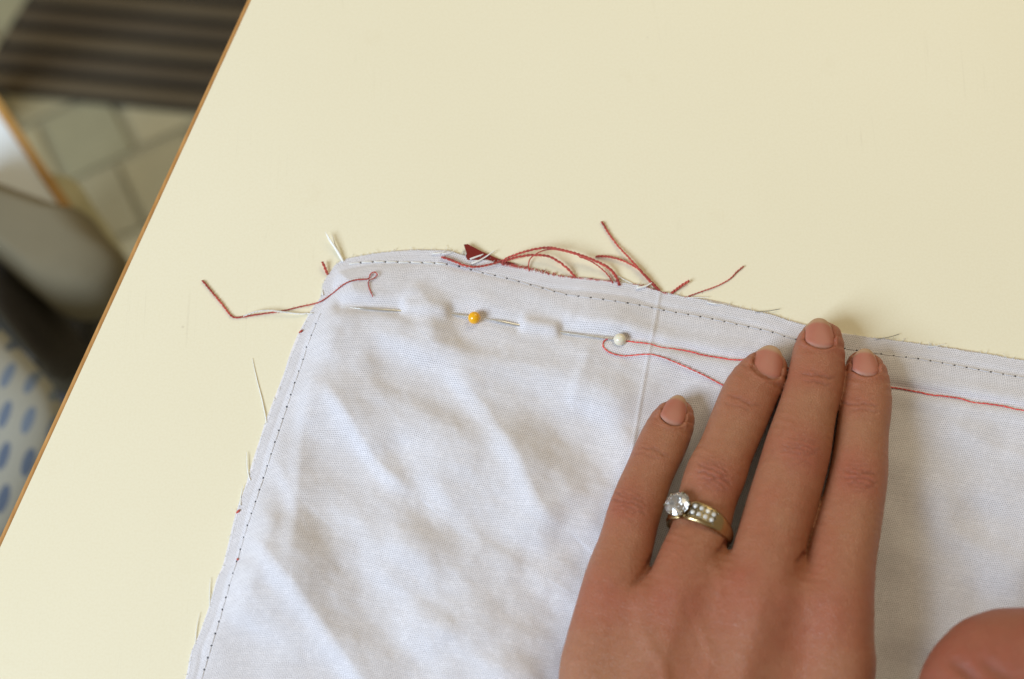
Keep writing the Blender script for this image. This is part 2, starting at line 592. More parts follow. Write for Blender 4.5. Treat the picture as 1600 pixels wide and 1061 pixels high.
def pillow(name, px, z, th, mat, parent=None, rings=7, drop=0.0, flat=0.35):
    """A soft padded shape over a pixel outline standing at height z (its rim) and rising th."""
    out = cr(px + [px[0]], 72)[:-1]
    rim = np.array([P(u, v, z) for u, v in out])
    c = rim.mean(0)
    V = []; F = []
    n = len(rim)
    for k in range(rings + 1):
        f = k / rings
        sc = 1 - (1 - flat) * f
        hz = th * math.sqrt(max(0, 1 - (1 - f) ** 2))
        ring = c + (rim - c) * sc; ring[:, 2] = z + hz
        V.append(ring)
    low = c + (rim - c) * 0.96; low[:, 2] = z - th * 0.6 - drop
    V = [low] + V
    for k in range(len(V) - 1):
        for i in range(n):
            j = (i + 1) % n
            F.append((k * n + i, k * n + j, (k + 1) * n + j, (k + 1) * n + i))
    F.append(tuple(range(n))[::-1]); F.append(tuple((len(V) - 1) * n + i for i in range(n)))
    if np.cross(rim[1] - rim[0], rim[2] - rim[1])[2] < 0: F = [f[::-1] for f in F]
    return mesh_np(name, np.vstack(V), F, mat, parent)


# low white side table with wooden edge
ZS = -0.30
def along(p0, p1, t): return (p0[0] + (p1[0] - p0[0]) * t, p0[1] + (p1[1] - p0[1]) * t)
e_in0, e_in1 = (0, 182), (106, 340)
e_ou0, e_ou1 = (0, 156), (120, 333)
st = empty('side_table', tuple(P(-60, 250, FZ)), 'low white side table with a honey wood edge left of the big table', 'side table')
inner = [along(e_in0, e_in1, -1.6), along(e_in0, e_in1, 1.25)]
outer = [along(e_ou0, e_ou1, -1.5), along(e_ou0, e_ou1, 1.25)]
g = Geo(); g.add(*prism(ppoly([inner[0], inner[1], (-260, 480), (-420, 100)], ZS), ZS - 0.0105))
adopt(g.build('tabletop', plain('white_melamine', (0.80, 0.86, 0.90), 0.4, 0.03), None, False), st)
g = Geo(); g.add(*prism(ppoly([inner[0], outer[0], outer[1], inner[1]], ZS + .001), ZS - 0.011))
adopt(g.build('edge_band', MAT['lip2'], None, False), st)
for pu, pv in ((-330, 120), (-200, 430), (88, 330), (-420, -250)):
    c = P(pu, pv, ZS - .03)
    g = Geo(); V, F = lathe([(0.014, FZ + .005), (0.016, FZ + .02), (0.018, ZS - .0225)], 16)
    g.add(V + np.array([c[0], c[1], 0]), F); adopt(g.build('leg', MAT['paleleg']), st)

fold = pillow('cushion', [(-120, 250), (0, 292), (60, 314), (112, 332), (140, 338), (168, 372), (200, 412), (178, 452), (140, 470), (85, 470), (30, 432), (-40, 372), (-130, 330)],
              -0.262, 0.018, plain('beige_canvas', (0.19, 0.165, 0.105), 0.9, 0.25, 16, 0, 0.002), None, 8, 0.02, 0.5)
tag(fold, 'beige brown cushion lying over the corner of the low white side table', 'cushion')

ch = empty('chair', tuple(P(60, 480, FZ)), 'dark chair with black seat and grey rail between cushion and spotted fabric', 'chair')
adopt(pillow('backrest', [(-160, 310), (-40, 350), (20, 400), (70, 450), (110, 520), (118, 590), (70, 600), (0, 560), (-160, 500)], -0.40, 0.012,
             plain('dark_fabric', (0.03, 0.027, 0.02), 0.8, 0.2)), ch)
adopt(pillow('seat', [(70, 478), (146, 468), (150, 520), (142, 566), (112, 580), (40, 575), (20, 500)], -0.36, 0.012,
             plain('black_vinyl', (0.012, 0.012, 0.011), 0.5, 0.2)), ch)
rp = np.array([P(u, v, z) for u, v, z in ((-120, 300, -.30), (-60, 368, -.30), (0, 432, -.30), (50, 492, -.30), (96, 552, -.31), (112, 582, -.34))])
V, F = tube(cr(rp, 30), 0.0125, 12)
adopt(mesh_np('rail', V, F, plain('grey_frame', (0.055, 0.050, 0.042), 0.55, 0.2)), ch)
for pu, pv in ((50, 500), (130, 500), (60, 560), (125, 560)):
    c = P(pu, pv, -0.37)
    V, F = lathe([(0.009, FZ + .005), (0.010, -0.372)], 12)
    adopt(mesh_np('leg', V + np.array([c[0], c[1], 0]), F, MAT['dark']), ch)


def mat_spots():
    m, nt, b = M('blue_spotted_cotton')
    tcn = nt.nodes.new('ShaderNodeTexCoord'); mp = nt.nodes.new('ShaderNodeMapping')
    L(nt, tcn.outputs['Object'], mp.inputs['Vector'])
    mp.inputs['Rotation'].default_value = (0, 0, R(12))
    sx = nt.nodes.new('ShaderNodeSeparateXYZ'); L(nt, mp.outputs[0], sx.inputs[0])
    px_, py_ = 0.0100, 0.0175
    y = math_node(nt, 'DIVIDE', sx.outputs[1], py_)
    row_ = math_node(nt, 'FLOOR', y)
    x = math_node(nt, 'ADD', math_node(nt, 'DIVIDE', sx.outputs[0], px_), math_node(nt, 'MULTIPLY', row_, 0.5))
    fx = math_node(nt, 'SUBTRACT', math_node(nt, 'FRACT', x), 0.5); fy = math_node(nt, 'SUBTRACT', math_node(nt, 'FRACT', y), 0.5)
    d = math_node(nt, 'ADD', math_node(nt, 'POWER', math_node(nt, 'ABSOLUTE', math_node(nt, 'MULTIPLY', fx, 4.4)), 2),
                  math_node(nt, 'POWER', math_node(nt, 'ABSOLUTE', math_node(nt, 'MULTIPLY', fy, 2.7)), 2))
    cell = nt.nodes.new('ShaderNodeTexWhiteNoise'); cell.noise_dimensions = '2D'
    cb = nt.nodes.new('ShaderNodeCombineXYZ'); L(nt, math_node(nt, 'FLOOR', x), cb.inputs[0]); L(nt, row_, cb.inputs[1]); L(nt, cb.outputs[0], cell.inputs['Vector'])
    blue = mixc(nt, cell.outputs['Value'], (0.075, 0.105, 0.17), (0.19, 0.24, 0.31))
    L(nt, mixc(nt, ramp(nt, d, 0.85, 1.1), blue, (0.34, 0.34, 0.295)), b.inputs['Base Color'])
    b.inputs['Roughness'].default_value = 0.85
    return m


ib = pillow('ironing_board', [(-150, 380), (-60, 440), (0, 512), (48, 562), (88, 612), (100, 660), (80, 730), (50, 800), (10, 880), (-60, 1000), (-260, 1000), (-260, 500)],
            -0.23, 0.012, mat_spots(), None, 8, 0.01, 0.6)
tag(ib, 'cream padded board cover printed with blue oval spots at lower left', 'ironing board')

# ================================================================== the cloth
CX, CY = 522.0, 412.0
TOP = np.array([(522, 416), (530, 410.5), (540, 406.5), (567, 400), (605, 394), (650, 392), (695, 392.5), (710, 395), (730, 401), (765, 407.5), (775, 411), (825, 421),
                (870, 431), (925, 437), (975, 443), (1000, 447), (1030, 456), (1070, 464), (1105, 470), (1167, 484), (1205, 492.5), (1252, 507.5), (1318, 522.5),
                (1447, 539), (1600, 564), (1750, 588), (2000, 628)], float)
LEF = np.array([(522, 416), (515, 427), (508, 438), (504, 452), (502, 465), (490, 482.5), (470, 520), (455, 557), (446, 585), (425, 640), (404, 700), (389, 751), (375, 788.5), (360, 846),
                (350, 884), (341, 904), (334.5, 925), (326, 955), (314, 989), (300.4, 1020), (292, 1061), (270, 1130), (235, 1250), (205, 1360)], float)
_t = cr(TOP, 700); _l = cr(LEF, 600)
TX, TY = _t[:, 0] - CX, _t[:, 1] - 416.0
LX, LY = _l[:, 0] - CX, _l[:, 1] - 416.0


def cloth_uv(s, t):
    """cloth coordinates (px right of the left edge, px below the top edge) -> photo pixel."""
    return CX + s + np.interp(t, LY, LX), 416.0 + t + np.interp(s, TX, TY)


def cloth_st(u, v):
    u = np.asarray(u, float); v = np.asarray(v, float)
    t = v - 416.0; s = u - CX
    for _ in range(14):
        s = u - CX - np.interp(t, LY, LX)
        t = v - 416.0 - np.interp(s, TX, TY)
    return s, t


def seg_signed(u, v, poly):
    """distance to a polyline and the sign of the side (positive: right-hand / upper-right)."""
    best = np.full(np.shape(u), 1e9); sg = np.ones(np.shape(u)); par = np.zeros(np.shape(u))
    n = len(poly) - 1
    for i in range(n):
        (x0, y0), (x1, y1) = poly[i], poly[i + 1]
        dx, dy = x1 - x0, y1 - y0; l2 = dx * dx + dy * dy
        q = np.clip(((u - x0) * dx + (v - y0) * dy) / l2, 0, 1)
        ex, ey = u - x0 - q * dx, v - y0 - q * dy
        d = np.hypot(ex, ey)
        m = d < best
        best = np.where(m, d, best)
        sg = np.where(m, np.sign(dx * -(ey) + dy * ex), sg)
        par = np.where(m, (i + q) / n, par)
    return best, sg, par


# crests: points run downwards, (height mm, width left px, width right px)
RIDGES = [
    ([(372, 820), (420, 862), (466, 915), (515, 985), (575, 1070), (640, 1150)], 2.6, 60, 24),
    ([(500, 560), (478, 650), (470, 760), (462, 880)], 1.2, 34, 17),
    ([(505, 590), (545, 650), (590, 722), (650, 775)], 1.7, 40, 17),
    ([(690, 560), (760, 640), (812, 720), (842, 790), (885, 830)], 1.9, 55, 22),
    ([(640, 690), (700, 780), (760, 850), (840, 900)], 1.3, 60, 26),
    ([(560, 860), (640, 930), (720, 990), (800, 1060), (860, 1130)], 1.9, 80, 36),
    ([(400, 690), (440, 730), (470, 800)], 0.8, 30, 16),
    ([(640, 440), (672, 480), (680, 540)], 0.9, 28, 22),
    ([(560, 520), (690, 545), (820, 575), (900, 600)], 1.2, 34, 26),
    ([(925, 545), (905, 590), (892, 650)], 0.35, 12, 10),
    ([(1060, 560), (1100, 590), (1160, 640)], 0.7, 14, 14),
    ([(820, 440), (868, 478), (905, 500)], 0.8, 22, 18),
    ([(1470, 655), (1520, 690), (1600, 720), (1720, 740)], 1.1, 22, 26),
    ([(1400, 640), (1412, 760), (1408, 900), (1395, 1050)], 1.1, 16, 22),
    ([(1450, 800), (1520, 860), (1640, 890)], 1.3, 50, 40),
]
SEAM = [(1032, 453), (1024, 500), (1010, 570), (1000, 630), (990, 690), (975, 770), (960, 850)]
REDSEAM = [(968, 531), (1012, 537.5), (1035, 542.5), (1065, 547.5), (1097, 555), (1130, 560), (1152, 561.5), (1200, 568), (1300, 588), (1392, 605), (1437, 613),
           (1486, 620.6), (1525, 628), (1550, 632), (1600, 641), (1700, 657), (1850, 682)]


def bump2(u, v, cu, cv, ru, rv, ang=0.0, p=2):
    c, s = math.cos(ang), math.sin(ang)
    a = ((u - cu) * c + (v - cv) * s) / ru; b = (-(u - cu) * s + (v - cv) * c) / rv
    return np.exp(-(np.abs(a) ** p + np.abs(b) ** 2))


def cloth_h(u, v, s=None, t=None):
    """height of the cloth's upper face above the table in metres."""
    u = np.asarray(u, float); v = np.asarray(v, float)
    if s is None: s, t = cloth_st(u, v)
    edge = np.minimum(s, t)
    inner = smooth(8, 75, edge)
    h = 0.52 + 0.78 * smooth(0, 40, edge)
    # the hem has some waviness of its own
    h = h + 0.40 * vnoise(u / 55.0, v / 55.0, 1) * smooth(2, 25, edge)
    w = np.zeros_like(h)
    for poly, hh, wl, wr in RIDGES:
        d, sg, par = seg_signed(u, v, poly)
        wd = np.where(sg > 0, wl, wr)
        fade = smooth(0, 0.18, par) * (1 - smooth(0.80, 1, par) * 0.9)
        prof = np.where(sg > 0, 0.45 * np.exp(-(d / wd) ** 2) + 0.55 * np.exp(-np.sqrt(d * d + 4.0) / (wd * .8) + 2.0 / (wd * .8)), np.exp(-(d / wd) ** 2))
        w = w + 1.15 * hh * prof * (0.08 + 0.92 * fade)
    # broad lazy waves running across
    a = R(28)
    x = (u * math.cos(a) + v * math.sin(a)); y = (-u * math.sin(a) + v * math.cos(a))
    w = w + 5.0 * vnoise(x / 160.0, y / 92.0, 3) + 2.4 * vnoise(x / 75.0 + 9, y / 56.0, 4) + 0.42 * vnoise(x / 34.0, y / 30.0, 5) + 0.14 * vnoise(x / 15.0, y / 13.0, 6)
    w = w + 1.6
    flat = 1 - 0.72 * smooth(960, 1090, u) * (1 - 0.45 * smooth(1400, 1480, u))
    h = h + (np.log1p(np.exp((w + .2) * 1.5)) / 1.5 - .1) * inner * flat
    # the joined panel edge: a narrow raised tuck
    d, sg, par = seg_signed(u, v, SEAM)
    side = d * sg
    h = h + 0.24 * np.exp(-(side / 2.6) ** 2) * (1 - smooth(0.85, 1, par)) * (t > 1) + 0.16 * smooth(-3, 3, -side) * np.exp(-d / 60)
    # red seam pulls the cloth down
    d, sg, par = seg_signed(u, v, REDSEAM)
    h = h - 0.55 * np.exp(-(d / 6.5) ** 2) + 0.35 * np.exp(-((d - 16) / 12.0) ** 2)
    # white topstitching pinches the hem slightly
    h = h - 0.22 * np.exp(-((t - 20) / 4.5) ** 2) * smooth(0, 20, s) - 0.25 * np.exp(-((s - 18) / 4.5) ** 2) * smooth(0, 60, t)
    # under and over the pins
    d, sg, par = seg_signed(u, v, [(535, 480), (625, 486), (708, 491), (760, 497), (810, 508), (878, 519.5), (968, 531)])
    h = h * (1 - 0.45 * np.exp(-(d / 13.0) ** 2))
    for cu, cv, ru, ang in ((666, 487, 37, R(4)), (844, 513, 31, R(10))):
        h = h + 2.0 * bump2(u, v, cu, cv, ru, 12, ang, 8)
    # flattened under the fingers
    for cu, cv, ru, rv, ang in ((1057, 660, 32, 45, R(20)), (1195, 590, 34, 50, R(20)), (1281, 540, 36, 50, 0), (1353, 600, 34, 60, 0)):
        k = bump2(u, v, cu, cv, ru, rv, ang, 2)
        h = h * (1 - k) + 0.75 * k
    inside = (s > -0.5) & (t > -0.5)
    return np.where(inside, np.maximum(h, 0.35), 0.0) * 1e-3


def surf(u, v):
    s, t = cloth_st(u, v)
    return np.where((s > 0) & (t > 0), cloth_h(u, v, s, t), 0.0)


ss = np.concatenate([np.linspace(0, 10, 8), np.linspace(12, 1130, 520), np.linspace(1134, 1420, 90)])
tt = np.concatenate([np.linspace(0, 10, 8), np.linspace(12, 660, 330), np.linspace(665, 930, 80)])
SS, TT = np.meshgrid(ss, tt)
UU, VV = cloth_uv(SS, TT)
# ragged cut edges
rag = 1.0 * vnoise(SS / 3.0, SS * 0 + 3, 21) + 1.6 * vnoise(SS / 22.0, SS * 0, 22)
VV = VV + rag * np.exp(-TT / 5.0)
rag = 1.0 * vnoise(TT / 3.0, TT * 0 + 3, 23) + 1.6 * vnoise(TT / 22.0, TT * 0, 24)
UU = UU + rag * np.exp(-SS / 5.0)
HH = cloth_h(UU, VV, SS, TT)
Vc = P(UU, VV, 0.0); Vc[..., 2] = HH
nr, nc = SS.shape
Vtop = Vc.reshape(-1, 3)
idx = np.arange(nr * nc).reshape(nr, nc)
Fq = np.stack([idx[:-1, :-1], idx[1:, :-1], idx[1:, 1:], idx[:-1, 1:]], -1).reshape(-1, 4)
# thin rim turned down round the border
border = np.concatenate([idx[0, :], idx[1:, -1], idx[-1, -2::-1], idx[-2:0:-1, 0]])
nb = len(border)
low = Vtop[border].copy(); low[:, 2] = 0.00022
lowi = np.arange(nb) + len(Vtop)
Fr = np.stack([border, np.roll(border, -1), np.roll(lowi, -1), lowi], -1)
uvc = np.stack([SS, -TT], -1).reshape(-1, 2) * 0.178
uvc = np.vstack([uvc, uvc[border]])
cloth = mesh_np('cloth', np.vstack([Vtop, low]), np.vstack([Fq, Fr]), MAT['cloth'], None, True, uvc)
tag(cloth, 'rumpled white cotton cloth with topstitched raw edges spread on the table', 'cloth')

# lower layer, peeping out a hair along the cut edges
ss2 = np.linspace(0, 1420, 360); tt2 = np.linspace(0, 930, 250)
S2, T2 = np.meshgrid(ss2, tt2)
U2, V2 = cloth_uv(S2, T2)
off_l = 2.2 + 2.6 * vnoise(T2 / 40.0, T2 * 0, 31); off_t = 1.2 + 2.8 * vnoise(S2 / 50.0, S2 * 0, 32)
U2 = U2 - off_l * np.exp(-S2 / 12.0) * smooth(10, 60, T2) + 2 * np.exp(-S2 / 12.0) * (1 - smooth(10, 60, T2))
V2 = V2 - off_t * np.exp(-T2 / 12.0) * smooth(60, 120, S2) + 2 * np.exp(-T2 / 12.0) * (1 - smooth(60, 120, S2))
H2 = 0.00024 + 0.00006 * vnoise(U2 / 20, V2 / 20, 33)
Vb = P(U2, V2, 0.0); Vb[..., 2] = H2
i2 = np.arange(S2.size).reshape(S2.shape)
F2 = np.stack([i2[:-1, :-1], i2[1:, :-1], i2[1:, 1:], i2[:-1, 1:]], -1).reshape(-1, 4)
o = mesh_np('under_layer', Vb.reshape(-1, 3), F2, MAT['under'], cloth, True, np.stack([S2, -T2], -1).reshape(-1, 2) * 0.178)
so = o.modifiers.new('thickness', 'SOLIDIFY'); so.thickness = 0.00022; so.offset = -1

# ---- topstitching: each stitch its own piece
ST_TOP = [(545, 414), (580, 411), (625, 411.5), (677, 412.5), (714, 417), (750, 427), (787, 435), (844, 451), (884, 462), (947, 472), (1008, 481.5), (1049, 489.5),
          (1087, 496), (1145, 507.5), (1201, 520), (1236, 530.5), (1290, 541), (1377, 555), (1443, 564.5), (1506, 575.5), (1592, 591), (1700, 609), (1850, 634)]
ST_LEFT = [(503, 491), (495.5, 508), (489, 525), (481, 543), (476, 561), (469, 579.5), (452, 630), (438, 672), (425, 712.6), (412, 752), (399, 792.6), (385, 834), (372.6, 877.7),
           (359, 922.6), (345.7, 967), (331, 1013.5), (318, 1055), (296, 1130), (270, 1215)]
stitch_me = {}


def unit_stitch(kind):
    n = 9
    x = np.linspace(-0.5, 0.5, n)
    path = np.stack([x * 0.003, 0 * x, 0.00016 * np.sqrt(np.maximum(0, 1 - (2 * x) ** 4)) - 0.00004], 1)
    r = 0.00017 * (0.55 + 0.45 * np.sqrt(np.maximum(0, 1 - (2 * x) ** 2)))
    r = r * (1.25 if kind == 'bold' else 0.62)
    V, F = tube(path, r, 6)
    return mesh_np('stitch', V, F, MAT['white'] if kind == 'bold' else MAT['stitch'])


holes = Geo()
for poly, bold_to in ((ST_TOP, 8), (ST_LEFT, -1)):
    Lp = np.sum(np.linalg.norm(np.diff(np.array(poly), axis=0), axis=1))
    n = int(Lp / 19.2)
    pts = cr(poly, n + 1)
    for i in range(n):
        m = (pts[i] + pts[i + 1]) / 2
        if 1262 < m[0] < 1368 and poly is ST_TOP: pass
        kind = 'bold' if i < bold_to else 'fine'
        z0, z1 = surf(*pts[i]), surf(*pts[i + 1])
        a = P(*pts[i], 0.0); b_ = P(*pts[i + 1], 0.0); a[2] = z0; b_[2] = z1
        zm = float(surf(*m))
        if kind not in stitch_me:
            o = unit_stitch(kind); stitch_me[kind] = o.data
        else:
            o = bpy.data.objects.new('stitch', stitch_me[kind]); COL.objects.link(o)
        d = b_ - a
        o.location = ((a[0] + b_[0]) / 2, (a[1] + b_[1]) / 2, max(zm, (z0 + z1) / 2) + (0.00004 if kind == 'bold' else -0.00002))
        ln = np.linalg.norm(d)
        o.rotation_euler = (0, -math.atan2(d[2], math.hypot(d[0], d[1])), math.atan2(d[1], d[0]) + random.uniform(-.05, .05))
        o.scale = (ln / 0.003 * 0.90, 1, 1)
        o.parent = cloth
        # the needle hole at the end of the stitch
        ang = np.arange(8) * math.pi / 4
        rx = 0.00029 * random.uniform(.8, 1.25); ry = 0.00026 * random.uniform(.8, 1.2)
        cz = z1 + 0.00009
        ring = np.stack([b_[0] + rx * np.cos(ang), b_[1] + ry * np.sin(ang), np.full(8, cz - .00005)], 1)
        holes.add(np.vstack([ring, [[b_[0], b_[1], cz]]]), [(k, (k + 1) % 8, 8) for k in range(8)])
o = holes.build('needle_holes', MAT['dark'], cloth); o['kind'] = 'stuff'


# ---- yarns
def yarn_geo(px, r, lift=0.0, plies=2, pitch=0.0018, step=0.00022, taper=None, wob=0.0, on=True, seed=0):
    """px rows (u, v[, lift mm]); follows table and cloth, twisted from plies."""
    rows = [(p[0], p[1], (p[2] if len(p) > 2 else lift)) for p in px]
    Lpx = np.sum(np.linalg.norm(np.diff(np.array(rows)[:, :2], axis=0), axis=1))
    n = max(8, int(Lpx * 0.178e-3 / step))
    c = cr(rows, n)
    z = surf(c[:, 0], c[:, 1]) if on else np.zeros(n)
    kz = max(1, int(0.0012 / step)) * 2 + 1
    if n > kz: z = np.convolve(np.pad(z, kz // 2, 'edge'), np.ones(kz) / kz, 'valid')
    z = z + r * 1.05 + np.maximum(c[:, 2], 0) * 1e-3
    p = P(c[:, 0], c[:, 1], z)
    if wob:
        t = np.arange(n) * step
        p[:, 0] += wob * (vnoise(t / 0.004, t * 0 + seed, 41)); p[:, 1] += wob * (vnoise(t / 0.004, t * 0 + seed + 7, 42))
    tg = np.gradient(p, axis=0); tg /= np.linalg.norm(tg, axis=1)[:, None]
    a = np.cross(tg, (0, 0, 1)); a /= np.linalg.norm(a, axis=1)[:, None] + 1e-9
    b = np.cross(a, tg)
    g = Geo()
    rr = np.full(n, r)
    if taper is not None: rr = r * np.interp(np.linspace(0, 1, n), np.linspace(0, 1, len(taper)), taper)
    s = np.arange(n) * step
    for k in range(plies):
        if plies == 1: q = p; rk = rr
        else:
            ph = 2 * math.pi * (s / pitch + k / plies) + 0.6 * vnoise(s / .003, s * 0 + k, 43) * 2
            q = p + (a * np.cos(ph)[:, None] + b * np.sin(ph)[:, None]) * (rr * 0.50)[:, None]; rk = rr * 0.54
        V, F = tube(q, rk, 6); g.add(V, F)
    return g, p, tg


def fuzz(g, p, tg, r, count, ln, seed=3):
    rr = random.Random(seed)
    for _ in range(count):
        i = rr.randrange(len(p)); d = np.array([rr.gauss(0, 1), rr.gauss(0, 1), rr.gauss(0, .5)]) + tg[i] * 1.2
        d /= np.linalg.norm(d)
        l = ln * rr.uniform(.4, 1.2)
        q = np.array([p[i] + d * l * k + np.array([rr.gauss(0, .08) * l, rr.gauss(0, .08) * l, 0]) for k in (0.1, 0.5, 1.0)])
        q[:, 2] = np.maximum(q[:, 2], r * .3)
        V, F = tube(q, [0.00004, .00003, .00002], 3); g.add(V, F)


def yarn(name, px, r, label, cat='thread', mat='red', group=None, fz=30, **kw):
    g, p, tg = yarn_geo(px, r, **kw)
    if fz: fuzz(g, p, tg, r, fz, max(r * 2.2, 0.0007), seed=len(px))
    o = g.build(name, MAT[mat])
    tag(o, label, cat, group)
    return o


yarn('yarn', [(316, 438), (330, 455), (347.5, 476), (358, 490), (366, 496), (380, 495), (405, 491), (440, 486), (470, 479), (497.5, 472.5), (517.5, 460, .2), (537.5, 444, .3), (555, 437.5, .3),
              (575, 435.5, .2), (579, 428, .5), (585, 425, .6), (589.5, 429, .6), (584.5, 434.5, .5), (577, 438, .4), (576, 446, .2), (579, 455), (582.5, 464)],
     0.0003, 'long red yarn bent in a V on the table and curled over the cloth corner', 'yarn', taper=[1.05, 1.0, .95, .75, .7, .7, .65, .5], pitch=.0018, fz=220)
yarn('thread', [(380, 494, .1), (400, 487, .8), (420, 485, 1.0), (440, 487, .8), (465, 490, .4), (489, 489.5, .0)], 0.00028,
     'short white thread lying along the bent red yarn left of the cloth', mat='white', plies=2, fz=14)
yarn('thread', [(504, 409, 1.0), (507, 417, .6), (512, 429, .1)], 0.00042, 'tiny red thread stub sticking up at the cloth corner', mat='red', fz=12)
yarn('yarn', [(690, 401, .4), (707.5, 407.5, .4), (725, 414.5, .3), (742, 417, .3), (760, 414.5, .5), (780, 409, 1.0), (797.5, 401, 2.0), (817.5, 394, 2.6), (837.5, 389, 3), (857.5, 387, 3), (875, 390, 3),
              (895, 395, 2.6), (917.5, 402.5, 2.2), (937.5, 411, 1.6), (952.5, 420, 1.0), (962.5, 432.5, .4), (968, 446, .0)],
     0.00041, 'thick red yarn arching from the cloth hem above the yellow pin', 'yarn', taper=[1.05, .9, .8, .9, 1, 1.1, 1.1, 1.1], pitch=.0022, fz=200)
yarn('yarn', [(784, 410, .8), (797, 405, 1.2), (812, 401, 1.8), (832, 398.5, 2), (855, 400, 2), (870, 407, 1.5), (885, 418, .9), (899, 433, .0)],
     0.0004, 'second shorter red yarn arch nested under the tall arching yarn', 'yarn', pitch=.0022, fz=120)
yarn('thread', [(827, 424, 0), (826, 412.5, .6), (830, 402.5, 1.4), (845, 393, 2.2), (862, 389.5, 2.4), (880, 392, 2)], 0.00018,
     'thin red thread hooked inside the two yarn arches', fz=10, plies=1)
yarn('thread', [(905, 401, 1.6), (922, 407.5, 1.2), (937, 417.5, .8), (950, 430, .4), (958, 443, 0)], 0.00024,
     'thin red thread running just below the right foot of the tall arch', fz=10)
yarn('yarn', [(940, 346), (952, 366), (967, 386, .3), (982, 402, .6), (997, 419, .8), (1012, 435, .6), (1024, 447, .3), (1031, 455, .2)], 0.00036,
     'straight red yarn reaching farthest up the table above the cloth edge', 'yarn', taper=[1.0, .9, .85, 1, 1.2, 1.1], pitch=.0020, fz=120)
yarn('thread', [(931, 400.5), (950, 401, .3), (970, 406, .4), (987, 414, .4), (1000, 423, .2), (1015, 440, .1), (1026, 452)], 0.00034,
     'red thread curving below the straight yarn and joining its foot', taper=[1.2, 1, .8, .7], fz=30)
yarn('thread', [(1077, 439, .6), (1065, 446, .4), (1048, 459, 0)], 0.00042, 'short stubby red thread just right of the panel join', fz=24)
yarn('thread', [(1162, 416, .3), (1152, 424, .2), (1140, 436, .2), (1120, 447, .2), (1095, 456, .1), (1070, 465, 0)], 0.00020,
     'thin red thread curving up and right beside the stubby one', fz=14, taper=[1.3, 1, 1, 1.1])
yarn('thread', [(947, 414, .8), (958, 423, .6), (967, 432, .3), (987, 442.5, .1), (1002, 449)], 0.00016, 'fine white thread beside the foot of the tall red arch', mat='white', fz=4, plies=1)
yarn('fibre', [(1180, 487.5, .4), (1200, 486, .5), (1218, 483, .5)], 0.00009, 'grey hair fibre sticking from the hem left of the middle fingertip', 'fibre', mat='grey', fz=0, plies=1)
yarn('fibre', [(1368, 530, .4), (1388, 527, .5), (1405, 522, .6)], 0.00009, 'grey hair fibre sticking from the hem right of the index finger', 'fibre', mat='grey', fz=0, plies=1)

# red seam in the cloth, its loose tail
g, p, tg = yarn_geo([(a_, b_, .22) for a_, b_ in REDSEAM], 0.00021, pitch=0.0026, plies=2, wob=0.0005)
o = g.build('red_seam', MAT['redpale'], cloth); o['label'] = 'red machine seam running along the hem'
g, p, tg = yarn_geo([(952, 529, .5), (945, 532, .5), (942, 538, .4), (945, 545, .2), (957, 552.5, .1), (977, 556, .1), (1010, 553.5, .2), (1030, 556.5, .2), (1055, 566, .2), (1095, 584, .2), (1132, 603, .1), (1175, 622)],
                    0.00019, pitch=0.003)
o = g.build('thread_tail', MAT['redpale'], cloth); o['label'] = 'loose thin red thread tail looping under the white pin'

# frayed ends of the cloth's own threads
fr = Geo()
rf = random.Random(5)
FR = [([(508, 362, 1.5), (514, 374, 1.2), (524, 388, .8), (534, 405, .2)], .00016), ([(517, 366, .8), (523, 380, .6), (531, 395, .4), (537, 406, .1)], .00014),
      ([(512, 366, 1.5), (521, 382, 1), (530, 396, .5), (536, 408, .1)], .0002),
      ([(395, 560, 0), (399, 582, 0), (407, 612, 0), (413, 640, .1), (417, 662, .2)], .00010),
      ([(385, 707, .3), (387, 725, .3), (389, 745, .2), (391, 752, .1)], .00011), ([(379, 757, .3), (377, 775, .2), (376, 790, .1)], .00010),
      ([(329, 903, .2), (327, 925, .2), (327, 948, .1)], .00008), ([(312, 958, .2), (308, 980, .2), (306, 1008, .1)], .00008),
      ([(504, 441, .2), (503, 455, .3), (504, 462, .2)], .0001),
      ([(773, 392, 1.0), (762, 399, .8), (750, 406, .5), (738, 412, .2)], .00016), ([(755, 396, .6), (746, 400, .5), (735, 405, .3)], .00018),
      ([(698, 390, .6), (690, 394, .4), (676, 396, .2)], .00014), ([(712, 391, .6), (704, 395, .4), (692, 397, .2)], .00012),
      ([(1018, 442, .8), (1008, 448, .5), (995, 451, .2)], .0002), ([(1108, 465, .3), (1090, 465.5, .3), (1075, 466, .1)], .0001), ([(1136, 474, .3), (1120, 475, .2), (1105, 473, .1)], .0001),
      ([(1478, 538, .3), (1462, 541, .2), (1450, 541, .1)], .00009)]
for px, r in FR:
    g, p, tg = yarn_geo(px, r * 1.6, plies=1, taper=[.35, .8, 1.0, 1.0], wob=.0004, seed=len(fr.v))
    fr.add(np.vstack(g.v), g.f)
for _ in range(420):
    if rf.random() < .68:
        s_ = rf.uniform(2, 1120); u, v = cloth_uv(s_, 0.0); dv = (rf.gauss(0, .6), -1)
        dense = 1.7 if 160 < s_ < 260 else 1
        l = rf.expovariate(1 / (1.7 * dense)) + 1.0
    else:
        t_ = rf.uniform(2, 640); u, v = cloth_uv(0.0, t_); dv = (-1, rf.gauss(0, .6)); l = rf.expovariate(1 / 1.7) + .8
    l = min(l, 9)
    u = float(u); v = float(v)
    a = P(u - dv[0] * 1.5, v - dv[1] * 1.5, .00042); b_ = P(u + dv[0] * l * .6, v + dv[1] * l * .6, .0004 + rf.uniform(-.0001, .0003)); c_ = P(u + dv[0] * l + rf.gauss(0, 1), v + dv[1] * l + rf.gauss(0, 1), .0005 + rf.uniform(-.0003, .0006))
    V, F = tube([a, b_, c_], [.00008, .00006, .00003], 3); fr.add(V, F)
